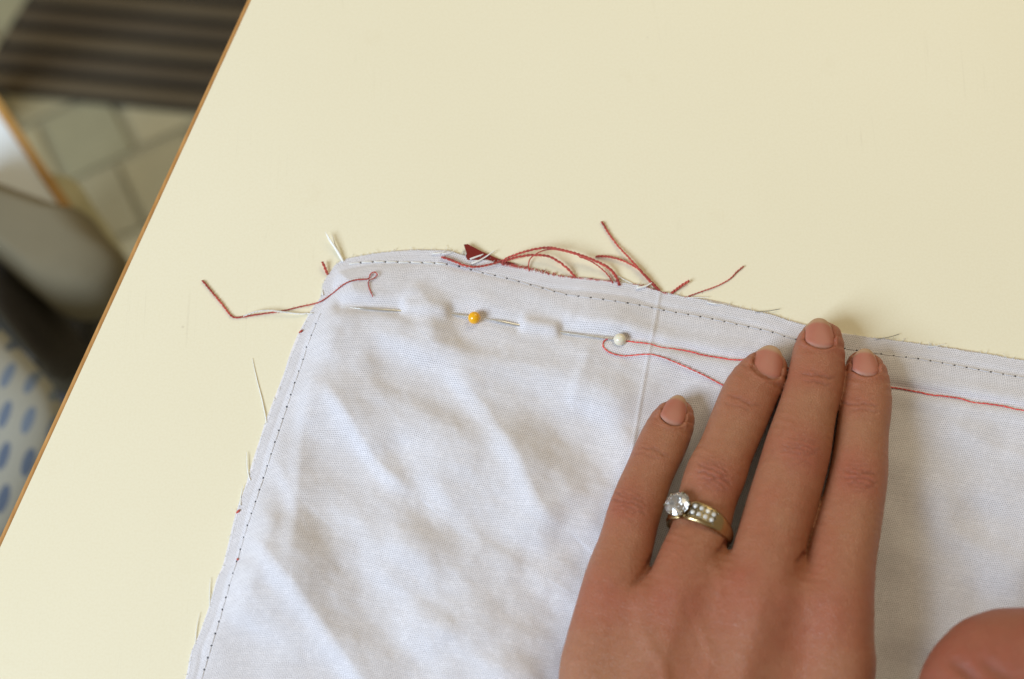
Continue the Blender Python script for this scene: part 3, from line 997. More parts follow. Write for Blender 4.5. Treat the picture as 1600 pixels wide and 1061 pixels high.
o = fr.build('frayed_edge', MAT['fray'], cloth); o['kind'] = 'stuff'

# ---- red fabric under the cloth
scrap_px = [(725, 385), (731, 384), (752, 394), (779, 405.5), (806, 413), (800, 432), (770, 430), (745, 425), (732, 410), (728, 402), (729.5, 399)]
z = 0.00045
n0 = len(scrap_px)
rim = np.array([P(u, v, 0.0) for u, v in scrap_px])
zz = np.array([1.4, 1.3, .75, .38, .33, .33, .33, .33, .36, .6, 1.1]) * 1e-3
rim[:, 2] = zz
cen = rim.mean(0); cen[2] = .0004
Vs = np.vstack([rim, [cen]]); Fs = [((k + 1) % n0, k, n0) for k in range(n0)]
rs = mesh_np('red_fabric', Vs, Fs, MAT['redcloth'], None, False, np.array([(u * .178, -v * .178) for u, v in scrap_px] + [(760 * .178, -410 * .178)]))
so = rs.modifiers.new('thickness', 'SOLIDIFY'); so.thickness = 0.00025; so.offset = 0
tag(rs, 'pointed corner of dark red fabric sticking out from under the white hem', 'fabric')
rg = Geo()
for _ in range(260):
    s_ = rf.choice([rf.uniform(260, 345), rf.uniform(350, 445), rf.uniform(470, 520)])
    u, v = cloth_uv(s_, 0.0); u = float(u); v = float(v)
    l = rf.uniform(.5, 3.2) * (1.6 if s_ < 345 else .7)
    a = P(u, v + 3, .0004); b_ = P(u + rf.gauss(0, 1), v - l * .6, .0005); c_ = P(u + rf.gauss(0, 1.8), v - l, .0004 + rf.uniform(0, .0004))
    V, F = tube([a, b_, c_], [.00013, .00012, .00007], 4); rg.add(V, F)
for (u, v, du, dv) in ((468, 520.5, 5, -3), (370, 802, 5, -4), (372.6, 877, 1.5, -2)):
    a = P(u, v, 0); b_ = P(u + du, v + dv, 0)
    a[2] = float(surf(u, v)) + .0003; b_[2] = float(surf(u + du, v + dv)) + .0003
    V, F = tube([a, (a + b_) / 2, b_], [.0003, .00035, .0003], 6); rg.add(V, F)
o = rg.build('fraying', MAT['red'], rs); o['kind'] = 'stuff'

# ================================================================== pins
def pin(px_pts, head, head_col, label):
    """px_pts rows (u, v, height above cloth mm) from the point to the head."""
    hu, hv, hz = head
    p = np.array([P(u, v, z * 1e-3) for u, v, z in px_pts])
    root = empty('pin', tuple(P(hu, hv, 0.0)), label, 'pin', 'ball head sewing pins in the hem')
    c = cr(p, 60)
    r = np.full(60, 0.00034); r[:10] = np.linspace(0.00003, 0.00034, 10)
    V, F = tube(c, r, 14)
    adopt(mesh_np('shaft', V, F, MAT['steel']), root)
    hc = P(hu, hv, hz * 1e-3); R0 = 0.00176
    bm_prof = [(R0 * math.cos(a), R0 * math.sin(a)) for a in np.linspace(-math.pi / 2 + .06, math.pi / 2 - .06, 20)]
    V, F = lathe(bm_prof, 32)
    m, nt, b = M('pin_head_plastic')
    nz = noise(nt, 900, 2, 0.5, objvec(nt))
    L(nt, mixc(nt, nz, head_col, tuple(x * .9 for x in head_col)), b.inputs['Base Color'])
    b.inputs['Roughness'].default_value = 0.22; b.inputs['Coat Weight'].default_value = 0.3
    b.inputs['Subsurface Weight'].default_value = 0.1; b.inputs['Subsurface Scale'].default_value = 0.001
    adopt(mesh_np('head', V + hc, F, m), root)


def hz_(u, v): return float(cloth_h(u, v)) * 1e3


pin([(533, 479.5, hz_(533, 479.5) + .35), (580, 483, hz_(580, 483) + .55), (624, 486, hz_(612, 486) + .25), (666, 488.5, 1.1), (708, 491, hz_(715, 491) + .25), (738, 495.5, hz_(730, 495) + .7)],
    (741, 496.5, hz_(741, 496.5) + 1.75), (0.90, 0.46, 0.012), 'steel pin with round yellow head pushed through the cloth hem')
pin([(752, 497.5, hz_(752, 497.5) + .45), (780, 502, hz_(780, 502) + .5), (809, 508, hz_(800, 507) + .25), (845, 513.5, 1.1), (878, 519.5, hz_(886, 520) + .25), (920, 525, hz_(920, 525) + .45), (962, 530, hz_(955, 530) + .8)],
    (968.5, 530.5, hz_(968.5, 530.5) + 1.7), (0.80, 0.75, 0.60), 'steel pin with round white head at the start of the red seam')

# ================================================================== hands: implicit surfaces meshed with surface nets
def chain(st, n=70):
    """stations (u, v, halfwidth px, z mm, h/w) -> world samples (x, y, w, zc, ratio)."""
    a = cr([(u, v, hw, z, k) for u, v, hw, z, k in st], n)
    zc = a[:, 3] * 1e-3
    c = P(a[:, 0], a[:, 1], zc); e = P(a[:, 0] + a[:, 2], a[:, 1], zc)
    w = np.abs(e[:, 0] - c[:, 0])
    return np.stack([c[:, 0], c[:, 1], w, zc, a[:, 4]], 1)


def chain_field(X, Y, Z, ch):
    """X, Y (nx,ny); Z (nz,) -> approximate distance (nx,ny,nz)."""
    best = np.full(X.shape, 1e9, np.float32)
    bd = np.zeros(X.shape, np.float32); bw = np.ones(X.shape, np.float32); bz = np.zeros(X.shape, np.float32); bk = np.ones(X.shape, np.float32)
    for i in range(len(ch) - 1):
        a, b = ch[i], ch[i + 1]
        dx, dy = b[0] - a[0], b[1] - a[1]; l2 = dx * dx + dy * dy + 1e-14
        q = np.clip(((X - a[0]) * dx + (Y - a[1]) * dy) / l2, 0, 1)
        d = np.hypot(X - a[0] - q * dx, Y - a[1] - q * dy)
        w = a[2] + q * (b[2] - a[2])
        f = d - w
        m = f < best
        best = np.where(m, f, best); bd = np.where(m, d, bd); bw = np.where(m, w, bw)
        bz = np.where(m, a[3] + q * (b[3] - a[3]), bz); bk = np.where(m, a[4] + q * (b[4] - a[4]), bk)
    zz = (Z[None, None, :] - bz[..., None]) / bk[..., None]
    p = 2.15
    f = (np.abs(bd[..., None]) ** p + np.abs(zz) ** p) ** (1 / p) - bw[..., None]
    return f.astype(np.float32)


def smin(a, b, k):
    k = np.maximum(k, 1e-6)
    h = np.clip(0.5 + 0.5 * (b - a) / k, 0, 1)
    return b * (1 - h) + a * h - k * h * (1 - h)


def surface_nets(f, org, step):
    nx, ny, nz = f.shape
    s = f < 0
    cnt = np.zeros((nx - 1, ny - 1, nz - 1), np.int8)
    for i in (0, 1):
        for j in (0, 1):
            for k in (0, 1):
                cnt += s[i:nx - 1 + i, j:ny - 1 + j, k:nz - 1 + k]
    act = np.argwhere((cnt > 0) & (cnt < 8))
    vid = np.full(cnt.shape, -1, np.int32)
    vid[act[:, 0], act[:, 1], act[:, 2]] = np.arange(len(act))
    acc = np.zeros((len(act), 3)); num = np.zeros(len(act))
    corners = [(i, j, k) for i in (0, 1) for j in (0, 1) for k in (0, 1)]
    val = {c: f[act[:, 0] + c[0], act[:, 1] + c[1], act[:, 2] + c[2]].astype(float) for c in corners}
    for c in corners:
        for ax in range(3):
            if c[ax] == 0:
                d = list(c); d[ax] = 1; d = tuple(d)
                va, vb = val[c], val[d]
                m = (va < 0) != (vb < 0)
                t = np.where(m, va / np.where(m, va - vb, 1), 0)
                for q in range(3):
                    acc[:, q] += m * (c[q] + (t if q == ax else 0))
                num += m
    V = (act + acc / num[:, None]) * step + np.asarray(org)
    Q = []
    for ax in range(3):
        a1, a2 = (ax + 1) % 3, (ax + 2) % 3
        sl0 = [slice(None)] * 3; sl1 = [slice(None)] * 3
        sl0[ax] = slice(0, -1); sl1[ax] = slice(1, None)
        s0, s1 = s[tuple(sl0)], s[tuple(sl1)]
        e = np.argwhere(s0 != s1)
        ok = (e[:, a1] > 0) & (e[:, a2] > 0) & (e[:, a1] < f.shape[a1] - 1) & (e[:, a2] < f.shape[a2] - 1)
        e = e[ok]
        fl = s0[e[:, 0], e[:, 1], e[:, 2]]
        def at(o1, o2):
            c = e.copy(); c[:, a1] -= o1; c[:, a2] -= o2
            return vid[c[:, 0], c[:, 1], c[:, 2]]
        q = np.stack([at(1, 1), at(0, 1), at(0, 0), at(1, 0)], 1)
        q[~fl] = q[~fl][:, ::-1]
        Q.append(q)
    return V, np.vstack(Q)


PINKY = [(1058, 646, 26, 5.4, .82), (1049, 664, 35.5, 6.6, .80), (1032, 700, 38.5, 8.6, .84), (1014, 740, 38, 10.2, .88), (1003, 768, 40, 11.2, .9), (990, 805, 41.5, 12.6, .92), (978, 850, 43, 14.4, .95), (962, 900, 47, 16, 1.0),
         (944, 960, 47, 16.5, 1.05), (932, 1010, 49, 17, 1.08), (924, 1061, 51, 17, 1.1), (928, 1200, 56, 17, 1.1), (975, 1400, 60, 19, 1.2)]
RINGF = [(1200, 571, 30, 6.0, .80), (1188, 590, 39, 7.0, .80), (1172, 615, 43, 8.4, .82), (1154, 657, 43.5, 10.2, .85), (1134, 705, 43, 12.2, .88), (1118, 742, 47, 13.2, .90), (1105, 780, 45.5, 14.2, .92), (1094, 830, 45, 16, .94),
         (1078, 875, 49, 18, .97), (1058, 930, 52, 19.5, 1.0), (1036, 1000, 52, 20, 1.05), (1022, 1061, 52, 20, 1.1), (1015, 1200, 52, 20, 1.15), (1045, 1400, 56, 20, 1.2)]
MIDF = [(1283, 529, 32, 6.4, .80), (1280, 548, 39.5, 7.4, .80), (1277, 575, 42.5, 8.6, .82), (1271, 607, 43.5, 9.8, .84), (1259, 650, 46, 11.6, .86), (1247, 698, 51, 13.4, .88), (1237, 735, 52.5, 14.4, .90), (1221, 790, 54, 16.2, .92),
        (1209, 830, 54, 17.6, .94), (1197, 880, 56, 19.4, .96), (1185, 940, 57, 21, 1.0), (1168, 1000, 56, 21.5, 1.02), (1150, 1061, 55, 21.5, 1.05), (1120, 1200, 54, 21, 1.1), (1100, 1400, 56, 20, 1.2)]
INDF = [(1351, 574, 29, 6.0, .82), (1353, 592, 35, 7.0, .82), (1353, 620, 39, 8.2, .84), (1351, 645, 40, 9.2, .86), (1347, 680, 41, 10.6, .88), (1342, 735, 44.5, 12.8, .90), (1334, 780, 47, 14.4, .92), (1323, 830, 51, 16.2, .94),
        (1313, 880, 54, 18, .96), (1306, 935, 57, 19.6, 1.0), (1304, 1000, 60, 20, 1.02), (1300, 1061, 64, 20, 1.05), (1262, 1200, 62, 20, 1.1), (1165, 1400, 60, 20, 1.2)]
STEP = 0.00045
x0, x1 = P(840, 1000, .02)[0], P(1520, 1300, .02)[0]
y1 = P(1283, 480, .0)[1]; y0 = P(1100, 1470, .02)[1]
gx = np.arange(x0, x1, STEP); gy = np.arange(y0, y1, STEP); gz = np.arange(0.0000, 0.038, STEP)
GX, GY = np.meshgrid(gx, gy, indexing='ij')
GX = GX.astype(np.float32); GY = GY.astype(np.float32); gz = gz.astype(np.float32)


def web_k(u, v, above=0.0006, below=0.011, ln=0.013):
    yw = P(u, v, .015)[1]
    return (above + (below - above) * smooth(0, ln, yw - GY))[..., None]


fp = chain_field(GX, GY, gz, chain(PINKY)); frg = chain_field(GX, GY, gz, chain(RINGF))
fm = chain_field(GX, GY, gz, chain(MIDF)); fi = chain_field(GX, GY, gz, chain(INDF))
f = smin(fp, frg, web_k(1020, 872)); f = smin(f, fm, web_k(1125, 842)); f = smin(f, fi, web_k(1248, 868, .0011))
del fp, frg, fm, fi
# body of the palm between the metacarpals, heel of the hand and forearm stub
PALM = [(1150, 1075, 165, 15.5, .42), (1128, 1120, 200, 16.5, .34), (1110, 1180, 200, 17, .36), (1095, 1290, 170, 18, .5), (1088, 1400, 140, 19, .66), (1088, 1460, 128, 20, .75)]
f = smin(f, chain_field(GX, GY, gz, chain(PALM, 40)), 0.010)
THUMB = [(1230, 1330, 60, 18, 1.0), (1330, 1280, 52, 16, 1.0), (1410, 1230, 44, 13, 1.0), (1455, 1190, 38, 10, .9)]
f = smin(f, chain_field(GX, GY, gz, chain(THUMB, 40)), 0.010)
# tendons and veins on the back as faint undulation
HV, HF = surface_nets(f, (gx[0], gy[0], gz[0]), STEP)
del f


def vert_normals(V, F):
    n = np.zeros_like(V)
    a = V[F[:, 2]] - V[F[:, 0]]; b = V[F[:, 3]] - V[F[:, 1]]
    fn = np.cross(a, b)
    for k in range(4): np.add.at(n, F[:, k], fn)
    return n / (np.linalg.norm(n, axis=1)[:, None] + 1e-15)


HN = vert_normals(HV, HF)
if HN[np.argmax(HV[:, 2])][2] < 0: HF = HF[:, ::-1]; HN = -HN

# ---- creases, redness, nail beds (all in the fingers' own frames on the table plane)
disp = np.zeros(len(HV)); redn = np.zeros(len(HV)); crea = np.zeros(len(HV))
up = smooth(0.0, 0.35, HN[:, 2])


def frame(u, v, u2, v2, z):
    o = P(u, v, z)[:2]; q = P(u2, v2, z)[:2]
    t = q - o; t /= np.linalg.norm(t)
    return o, t, np.array([t[1], -t[0]])


def local(o, t, b):
    d = HV[:, :2] - o
    return d @ t, d @ b


rk = random.Random(12)
# (centre, a point further up the finger, z, half width mm, kind, strength)
KN = [((988, 787), (1003, 745), .018, 7.0, 'pip', 0.9), ((1018, 706), (1033, 665), .014, 6.2, 'dip', .8),
      ((1119, 742), (1135, 700), .021, 8.2, 'pip', 1.25), ((1161, 632), (1174, 600), .015, 7.2, 'dip', .8),
      ((1253, 700), (1262, 655), .023, 8.6, 'pip', 0.8), ((1276, 590), (1279, 560), .016, 7.4, 'dip', 1.15),
      ((1344, 744), (1346, 700), .022, 7.8, 'pip', 1.0), ((1350, 632), (1352, 600), .016, 7.0, 'dip', 0.9)]
for (c, up_, z, hw, kind, st_) in KN:
    o, t, b = frame(*c, *up_, z)
    la, lb = local(o, t, b)
    la = la * 1e3; lb = lb * 1e3
    near = (np.abs(la) < 14) & (np.abs(lb) < hw * 1.15)
    m = near * up
    if kind == 'pip':
        disp += m * 0.35 * np.exp(-(la / 5.5) ** 2 - (lb / 5.5) ** 2)
        redn += m * 0.85 * np.exp(-(la / 6.5) ** 2 - (lb / 6.5) ** 2)
        specs = [(-4.2, .35, 2.6), (-2.9, .5, 3.8), (-1.6, .8, 4.6), (-0.4, 1.0, 5.6), (0.9, .9, 5.2), (2.2, .65, 4.4), (3.3, .5, 3.4), (4.8, .3, 2.8)]
    else:
        redn += m * 0.35 * np.exp(-(la / 4) ** 2 - (lb / 6) ** 2)
        specs = [(-1.2, .7, 4.6), (0.5, 1.0, 5.6), (1.5, .35, 3.4)]
    for (a0, dep, ln) in specs:
        ln = min(ln, hw * .85)
        off = rk.uniform(-1.2, 1.2); cv = rk.uniform(-.02, .04) * (1 if a0 > 0 else -1); ph = rk.uniform(0, 6)
        line = a0 + rk.uniform(-.25, .25) + cv * lb ** 2 + 0.22 * np.sin(lb * 1.1 + ph) + .12 * np.sin(lb * 2.7 + ph * 2)
        e = np.exp(-((la - line) / 0.36) ** 2) * (1 - smooth(ln * .55, ln, np.abs(lb - off)))
        disp -= m * e * 0.27 * dep * st_
        disp += m * 0.07 * dep * st_ * np.exp(-((la - line - .8) / 0.5) ** 2) * (1 - smooth(ln * .5, ln, np.abs(lb - off)))
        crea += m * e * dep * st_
# back of the hand: knuckle heads, tendons, a faint vein
for (c, s_, hh) in (((955, 935), 9, .5), ((1062, 925), 10, .6), ((1186, 935), 11, .8), ((1306, 940), 10, .6)):
    o = P(*c, .028)[:2]; d2 = np.sum((HV[:, :2] - o) ** 2, 1) * 1e6
    disp += up * hh * np.exp(-d2 / s_ ** 2); redn += up * .45 * np.exp(-d2 / (s_ * 1.1) ** 2)
for poly, wd, hh in (([(1186, 940), (1160, 1061), (1130, 1200)], 2.2, .35), ([(1062, 930), (1035, 1061), (1040, 1250)], 2.0, .25), ([(1306, 950), (1270, 1080), (1200, 1250)], 2.2, .3),
                     ([(1010, 920), (1000, 980), (1035, 1040), (1060, 1120)], 1.6, .3), ([(1100, 980), (1112, 1030), (1090, 1100)], 1.5, .22), ([(1120, 880), (1132, 930), (1118, 985)], 1.3, .15)):
    pw = [tuple(P(u, v, .03)[:2] * 1e3) for u, v in poly]
    d, sg, par = seg_signed(HV[:, 0] * 1e3, HV[:, 1] * 1e3, pw)
    disp += up * hh * np.exp(-(d / wd) ** 2) * (HV[:, 1] < P(1100, 870, .02)[1])
for poly, dep, wdt in (([(1024, 866), (1012, 888), (996, 907), (974, 926)], .75, .8), ([(1137, 843), (1128, 857), (1112, 869)], .5, .6), ([(1258, 864), (1250, 876), (1236, 886)], .7, .6)):
    pw = [tuple(P(u, v, .024)[:2] * 1e3) for u, v in poly]
    d, sg, par = seg_signed(HV[:, 0] * 1e3, HV[:, 1] * 1e3, pw)
    e = np.exp(-(d / wdt) ** 2) * (1 - smooth(.55, 1, par)) * up
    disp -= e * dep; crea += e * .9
# fine diagonal skin folds on the back
xx, yy = HV[:, 0] * 1e3, HV[:, 1] * 1e3
disp += up * (0.10 * vnoise(xx / 3.2, yy / 1.5, 51) + 0.05 * vnoise(xx / 1.3, yy / 1.0, 52) + .30 * vnoise(xx / 9, yy / 11, 53))
# fingertips are redder
for c, r_ in (((1058, 650), 7), ((1197, 575), 8), ((1283, 530), 8), ((1352, 572), 8)):
    o = P(*c, .008)[:2]; d2 = np.sum((HV[:, :2] - o) ** 2, 1) * 1e6
    redn += .55 * np.exp(-d2 / r_ ** 2)

# nails: (base centre, tip centre, half width px base, half width px tip, z base, z tip mm, overhang)
NAILS = [((1046, 664), (1064, 617.5), 20, 18, 'nail of the little finger'),
         ((1193, 592), (1209, 540), 25, 24, 'nail of the ring finger'),
         ((1282, 545.5), (1282, 496.5), 24, 23, 'nail of the middle finger'),
         ((1354, 589), (1353, 544), 22, 20, 'nail of the index finger')]
CH = [chain(PINKY), chain(RINGF), chain(MIDF), chain(INDF)]
nail_data = []
for (bs, tip, wb, wt, lab), ch_ in zip(NAILS, CH):
    # base height from the finger chain at the base point (iterate the projection height)
    zt = .012
    for _ in range(5):
        q = P(*bs, zt)[:2]; i = int(np.argmin(np.sum((ch_[:, :2] - q) ** 2, 1)))
        zt = ch_[i, 3] + ch_[i, 2] * ch_[i, 4]
    zb = zt - 0.0002
    zt2 = zb
    for _ in range(5):
        q = P(*tip, zt2)[:2]
        zt2 = ch_[0, 3] + ch_[0, 2] * ch_[0, 4] * 0.78
    o = P(*bs, zb); e = P(*tip, zt2)
    t = (e - o)[:2]; ln = np.linalg.norm(t); t = t / ln; b = np.array([t[1], -t[0]])
    wb_ = wb * .171e-3; wt_ = wt * .171e-3
    na, nb_ = 26, 23
    V = []; fe = []; ba = []
    for ia in range(na):
        a = ia / (na - 1)
        # outline: rounded cuticle at the base, rounded free edge at the tip
        for ib_ in range(nb_):
            q = -1 + 2 * ib_ / (nb_ - 1)
            aa = a * ln
            w = wb_ + (wt_ - wb_) * a
            base_curve = 0.0019 * q * q * (1 - a) ** 2.2 * 1.1           # cuticle bows
            tip_curve = -0.0030 * (abs(q) ** 2.4) * a ** 3
            x = aa + base_curve + tip_curve
            arch = w * 0.52 * (1 - math.sqrt(max(0, 1 - (q * .93) ** 2)))
            zl = zb + (zt2 - zb) * (a ** 1.5) - arch + 0.00002
            if a < .16: zl -= 0.00055 * (1 - a / .16)
            zl -= 0.00035 * abs(q) ** 6
            pt = o[:2] + t * x + b * (q * w)
            V.append((pt[0], pt[1], zl))
            fe.append(float(smooth(0.78, 0.90, a - 0.03 * q * q))); ba.append(float(1 - smooth(.06, .20, a + .10 * q * q)))
    V = np.array(V)
    ii = np.arange(na * nb_).reshape(na, nb_)
    F = np.stack([ii[:-1, :-1], ii[:-1, 1:], ii[1:, 1:], ii[1:, :-1]], -1).reshape(-1, 4)
    if np.cross(V[F[0][1]] - V[F[0][0]], V[F[0][3]] - V[F[0][0]])[2] < 0: F = F[:, ::-1]
    nail_data.append((V, F, fe, ba, lab))
    # skin round the nail: raised fold, recessed bed
    la, lb = (HV[:, :2] - o[:2]) @ t, (HV[:, :2] - o[:2]) @ b
    a_ = np.clip(la / ln, 0, 1); w = wb_ + (wt_ - wb_) * a_
    q = lb / w
    sd = np.maximum((np.abs(q) - 1) * w, (0.0019 * np.minimum(q * q, 1.2) - la)) * 1e3     # >0 outside the nail, mm
    zone = (la > -0.003) * (la < ln * 1.15) * (np.abs(lb) < w * 1.7) * smooth(-.15, .2, HN[:, 2])
    disp += zone * (0.28 * np.exp(-((sd - .55) / .55) ** 2) * (1 - smooth(.35, .75, la / ln)) - 0.55 * smooth(.15, -.35, sd) - 0.5 * smooth(.45, .95, la / ln) * smooth(2.0, .3, sd))
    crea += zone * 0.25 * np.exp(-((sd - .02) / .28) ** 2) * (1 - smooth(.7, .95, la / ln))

HV = HV + HN * (disp * 1e-3)[:, None]
hand = mesh_np('hand', HV, HF, MAT['skin'], None)
V, F = tube(cr([P(1088, 1400, .024), P(1088, 1500, .032), P(1085, 1700, .050), P(1080, 1950, .080), P(1078, 2200, .115)], 24), np.interp(np.linspace(0, 1, 24), [0, .05, 1], [.030, .034, .044]), 32)  # unseen tube past the wrist, added to shade the lower right of the cloth
SHADING_SLEEVE = (V, F)
tag(hand, 'left hand with a diamond ring pressing four fingers flat on the cloth', 'hand')


def fattr(o, name, arr):
    a = o.data.attributes.new(name, 'FLOAT', 'POINT'); a.data.foreach_set('value', np.asarray(arr, np.float32))


fattr(hand, 'redness', np.clip(redn, 0, 1)); fattr(hand, 'crease', np.clip(crea, 0, 1))
for V, F, fe, ba, lab in nail_data:
    o = mesh_np('nail', V, F, MAT['nail'], hand)
    o['label'] = lab
    fattr(o, 'free_edge', fe); fattr(o, 'base', ba)
    so = o.modifiers.new('thickness', 'SOLIDIFY'); so.thickness = 0.00045; so.offset = -1
    sb = o.modifiers.new('smooth', 'SUBSURF'); sb.levels = 1; sb.render_levels = 1

# ---- the other hand: thumb-side heel and knuckle, close to the lens at the lower right
st2 = 0.0009
xa, xb = P(1400, 1000, .05)[0], P(2250, 1000, .05)[0]
ya, yb = P(1600, 1600, .05)[1], P(1600, 900, .04)[1]
gx = np.arange(xa, xb, st2, dtype=np.float32); gy = np.arange(ya, yb, st2, dtype=np.float32); gz = np.arange(0.0, 0.085, st2, dtype=np.float32)
GX, GY = np.meshgrid(gx, gy, indexing='ij')
HEEL = [(1602, 1122, 172, 38, .62), (1690, 1210, 180, 42, .66), (1800, 1330, 175, 45, .70), (1880, 1450, 160, 48, .75)]
f = chain_field(GX, GY, gz, chain(HEEL, 40))
for stn in ([(1640, 1090, 80, 40, .9), (1760, 1030, 72, 34, .9), (1850, 1010, 62, 24, .9), (1900, 1040, 56, 14, .9)],
            [(1800, 1200, 80, 46, .9), (1960, 1130, 72, 42, .9), (2050, 1060, 60, 28, .9), (2040, 1010, 52, 12, .9)],
            [(1850, 1280, 80, 46, .9), (2010, 1210, 70, 42, .9), (2100, 1140, 60, 28, .9), (2090, 1090, 50, 12, .9)],
            [(1880, 1360, 80, 46, .9), (2050, 1300, 66, 40, .9), (2140, 1240, 56, 26, .9), (2130, 1200, 46, 12, .9)]):
    f = smin(f, chain_field(GX, GY, gz, chain(stn, 30)), 0.006)
V, F = surface_nets(f, (gx[0], gy[0], gz[0]), st2)
Nn = vert_normals(V, F)
if Nn[np.argmax(V[:, 2])][2] < 0: F = F[:, ::-1]; Nn = -Nn
d_ = np.zeros(len(V)); cr2 = np.zeros(len(V))
for poly, dep in (([(1494, 1018), (1506, 1030), (1524, 1050), (1538, 1085), (1542, 1120)], .8), ([(1536, 1012), (1552, 1036), (1578, 1056), (1612, 1066)], .55), ([(1462, 1040), (1474, 1062), (1478, 1090)], .35)):
    pw = [tuple(P(u, v, .055)[:2] * 1e3) for u, v in poly]
    d, sg, par = seg_signed(V[:, 0] * 1e3, V[:, 1] * 1e3, pw)
    e = np.exp(-(d / 1.3) ** 2) * smooth(0, .45, par) * (1 - smooth(.55, 1, par)) * (Nn[:, 2] > 0)
    d_ -= e * dep * 1.5; cr2 += e * dep * 1.2
d_ += .5 * vnoise(V[:, 0] * 1e3 / 6, V[:, 1] * 1e3 / 6, 61)
V = V + Nn * (d_ * 1e-3)[:, None]
h2 = mesh_np('hand', V, F, MAT['skin2'])
tag(h2, 'blurred reddish knuckle of the other hand at the lower right corner', 'hand')
fattr(h2, 'redness', np.full(len(V), .75)); fattr(h2, 'crease', np.clip(cr2, 0, 1))

slm = plain('shading_sleeve_knit', (0.10, 0.11, 0.14), 0.95, 0.3, 700, 0, 0.0004)  # both forearm tubes are out of view, added for the shadow they cast
mesh_np('shading_sleeve', *SHADING_SLEEVE, slm, hand)
V, F = tube(cr([P(1880, 1440, .048), P(1900, 1600, .060), P(1880, 1850, .080), P(1850, 2150, .110)], 24), np.interp(np.linspace(0, 1, 24), [0, .05, 1], [.030, .034, .044]), 32)
mesh_np('shading_sleeve', V, F, slm, h2)

# ================================================================== the ring
ch_ = CH[1]
cp = P(1093, 826, .0155)[:2]
i = int(np.argmin(np.sum((ch_[:, :2] - cp) ** 2, 1)))
c0 = np.array([ch_[i, 0], ch_[i, 1], ch_[i, 3]])
ax = ch_[i - 2] - ch_[i + 2]; ax = np.array([ax[0], ax[1], ax[3]]); ax = np.array(Matrix.Rotation(R(-9.5), 3, 'Z') @ Vector(ax)); ax /= np.linalg.norm(ax)       # towards the fingertip
tilt_fix = np.array([0.0, 0.0, 0.0])
xr = np.cross(ax, (0, 0, 1.0)); xr /= np.linalg.norm(xr)          # to the right across the finger
zr = np.cross(xr, ax)
wr_, hr_ = ch_[i, 2] + .0001, ch_[i, 2] * ch_[i, 4] + .0001
ring = empty('ring', tuple(c0), 'gold engagement ring with round diamond and pave shoulders on the ring finger', 'ring')


def on_ring(th, extra=0.0, along_=0.0):
    """th measured from the top, positive to the right."""
    return c0 + xr * math.sin(th) * (wr_ + extra) + zr * math.cos(th) * (hr_ + extra) + ax * along_


TH_S = R(-50)                                     # where the solitaire sits: rolled to the little-finger side
nT, prof_n = 120, 14
V = []
for it in range(nT):
    th = 2 * math.pi * it / nT - math.pi
    dth = abs((th - TH_S + math.pi) % (2 * math.pi) - math.pi)
    wdt = np.interp(dth, [0, R(20), R(60), R(95), R(130), math.pi], [.0050, .0060, .0056, .0040, .0028, .0025]) / 2
    tk = np.interp(dth, [0, R(12), R(25), R(60), R(95), math.pi], [.0008, .0014, .0019, .0017, .0014, .0012])
    for k in range(prof_n):
        a = 2 * math.pi * k / prof_n
        ca, sa = math.cos(a), math.sin(a)
        y = wdt * np.sign(ca) * abs(ca) ** .55
        r = -0.0002 + tk * (0.5 + 0.5 * np.sign(sa) * abs(sa) ** .7)
        V.append(on_ring(th, r, y))
F = []
for a in range(nT):
    for k in range(prof_n):
        b2, k2 = (a + 1) % nT, (k + 1) % prof_n
        F.append((a * prof_n + k, a * prof_n + k2, b2 * prof_n + k2, b2 * prof_n + k))
adopt(mesh_np('band', V, F, MAT['gold']), ring)


def orient(V, pos, zdir, spin=0.0):
    z = np.asarray(zdir, float); z /= np.linalg.norm(z)
    x = np.cross(ax, z); x /= np.linalg.norm(x); y = np.cross(z, x)
    c, s = math.cos(spin), math.sin(spin)
    V = np.asarray(V)
    vx = V[:, 0] * c - V[:, 1] * s; vy = V[:, 0] * s + V[:, 1] * c
    return pos + vx[:, None] * x + vy[:, None] * y + V[:, 2:3] * z


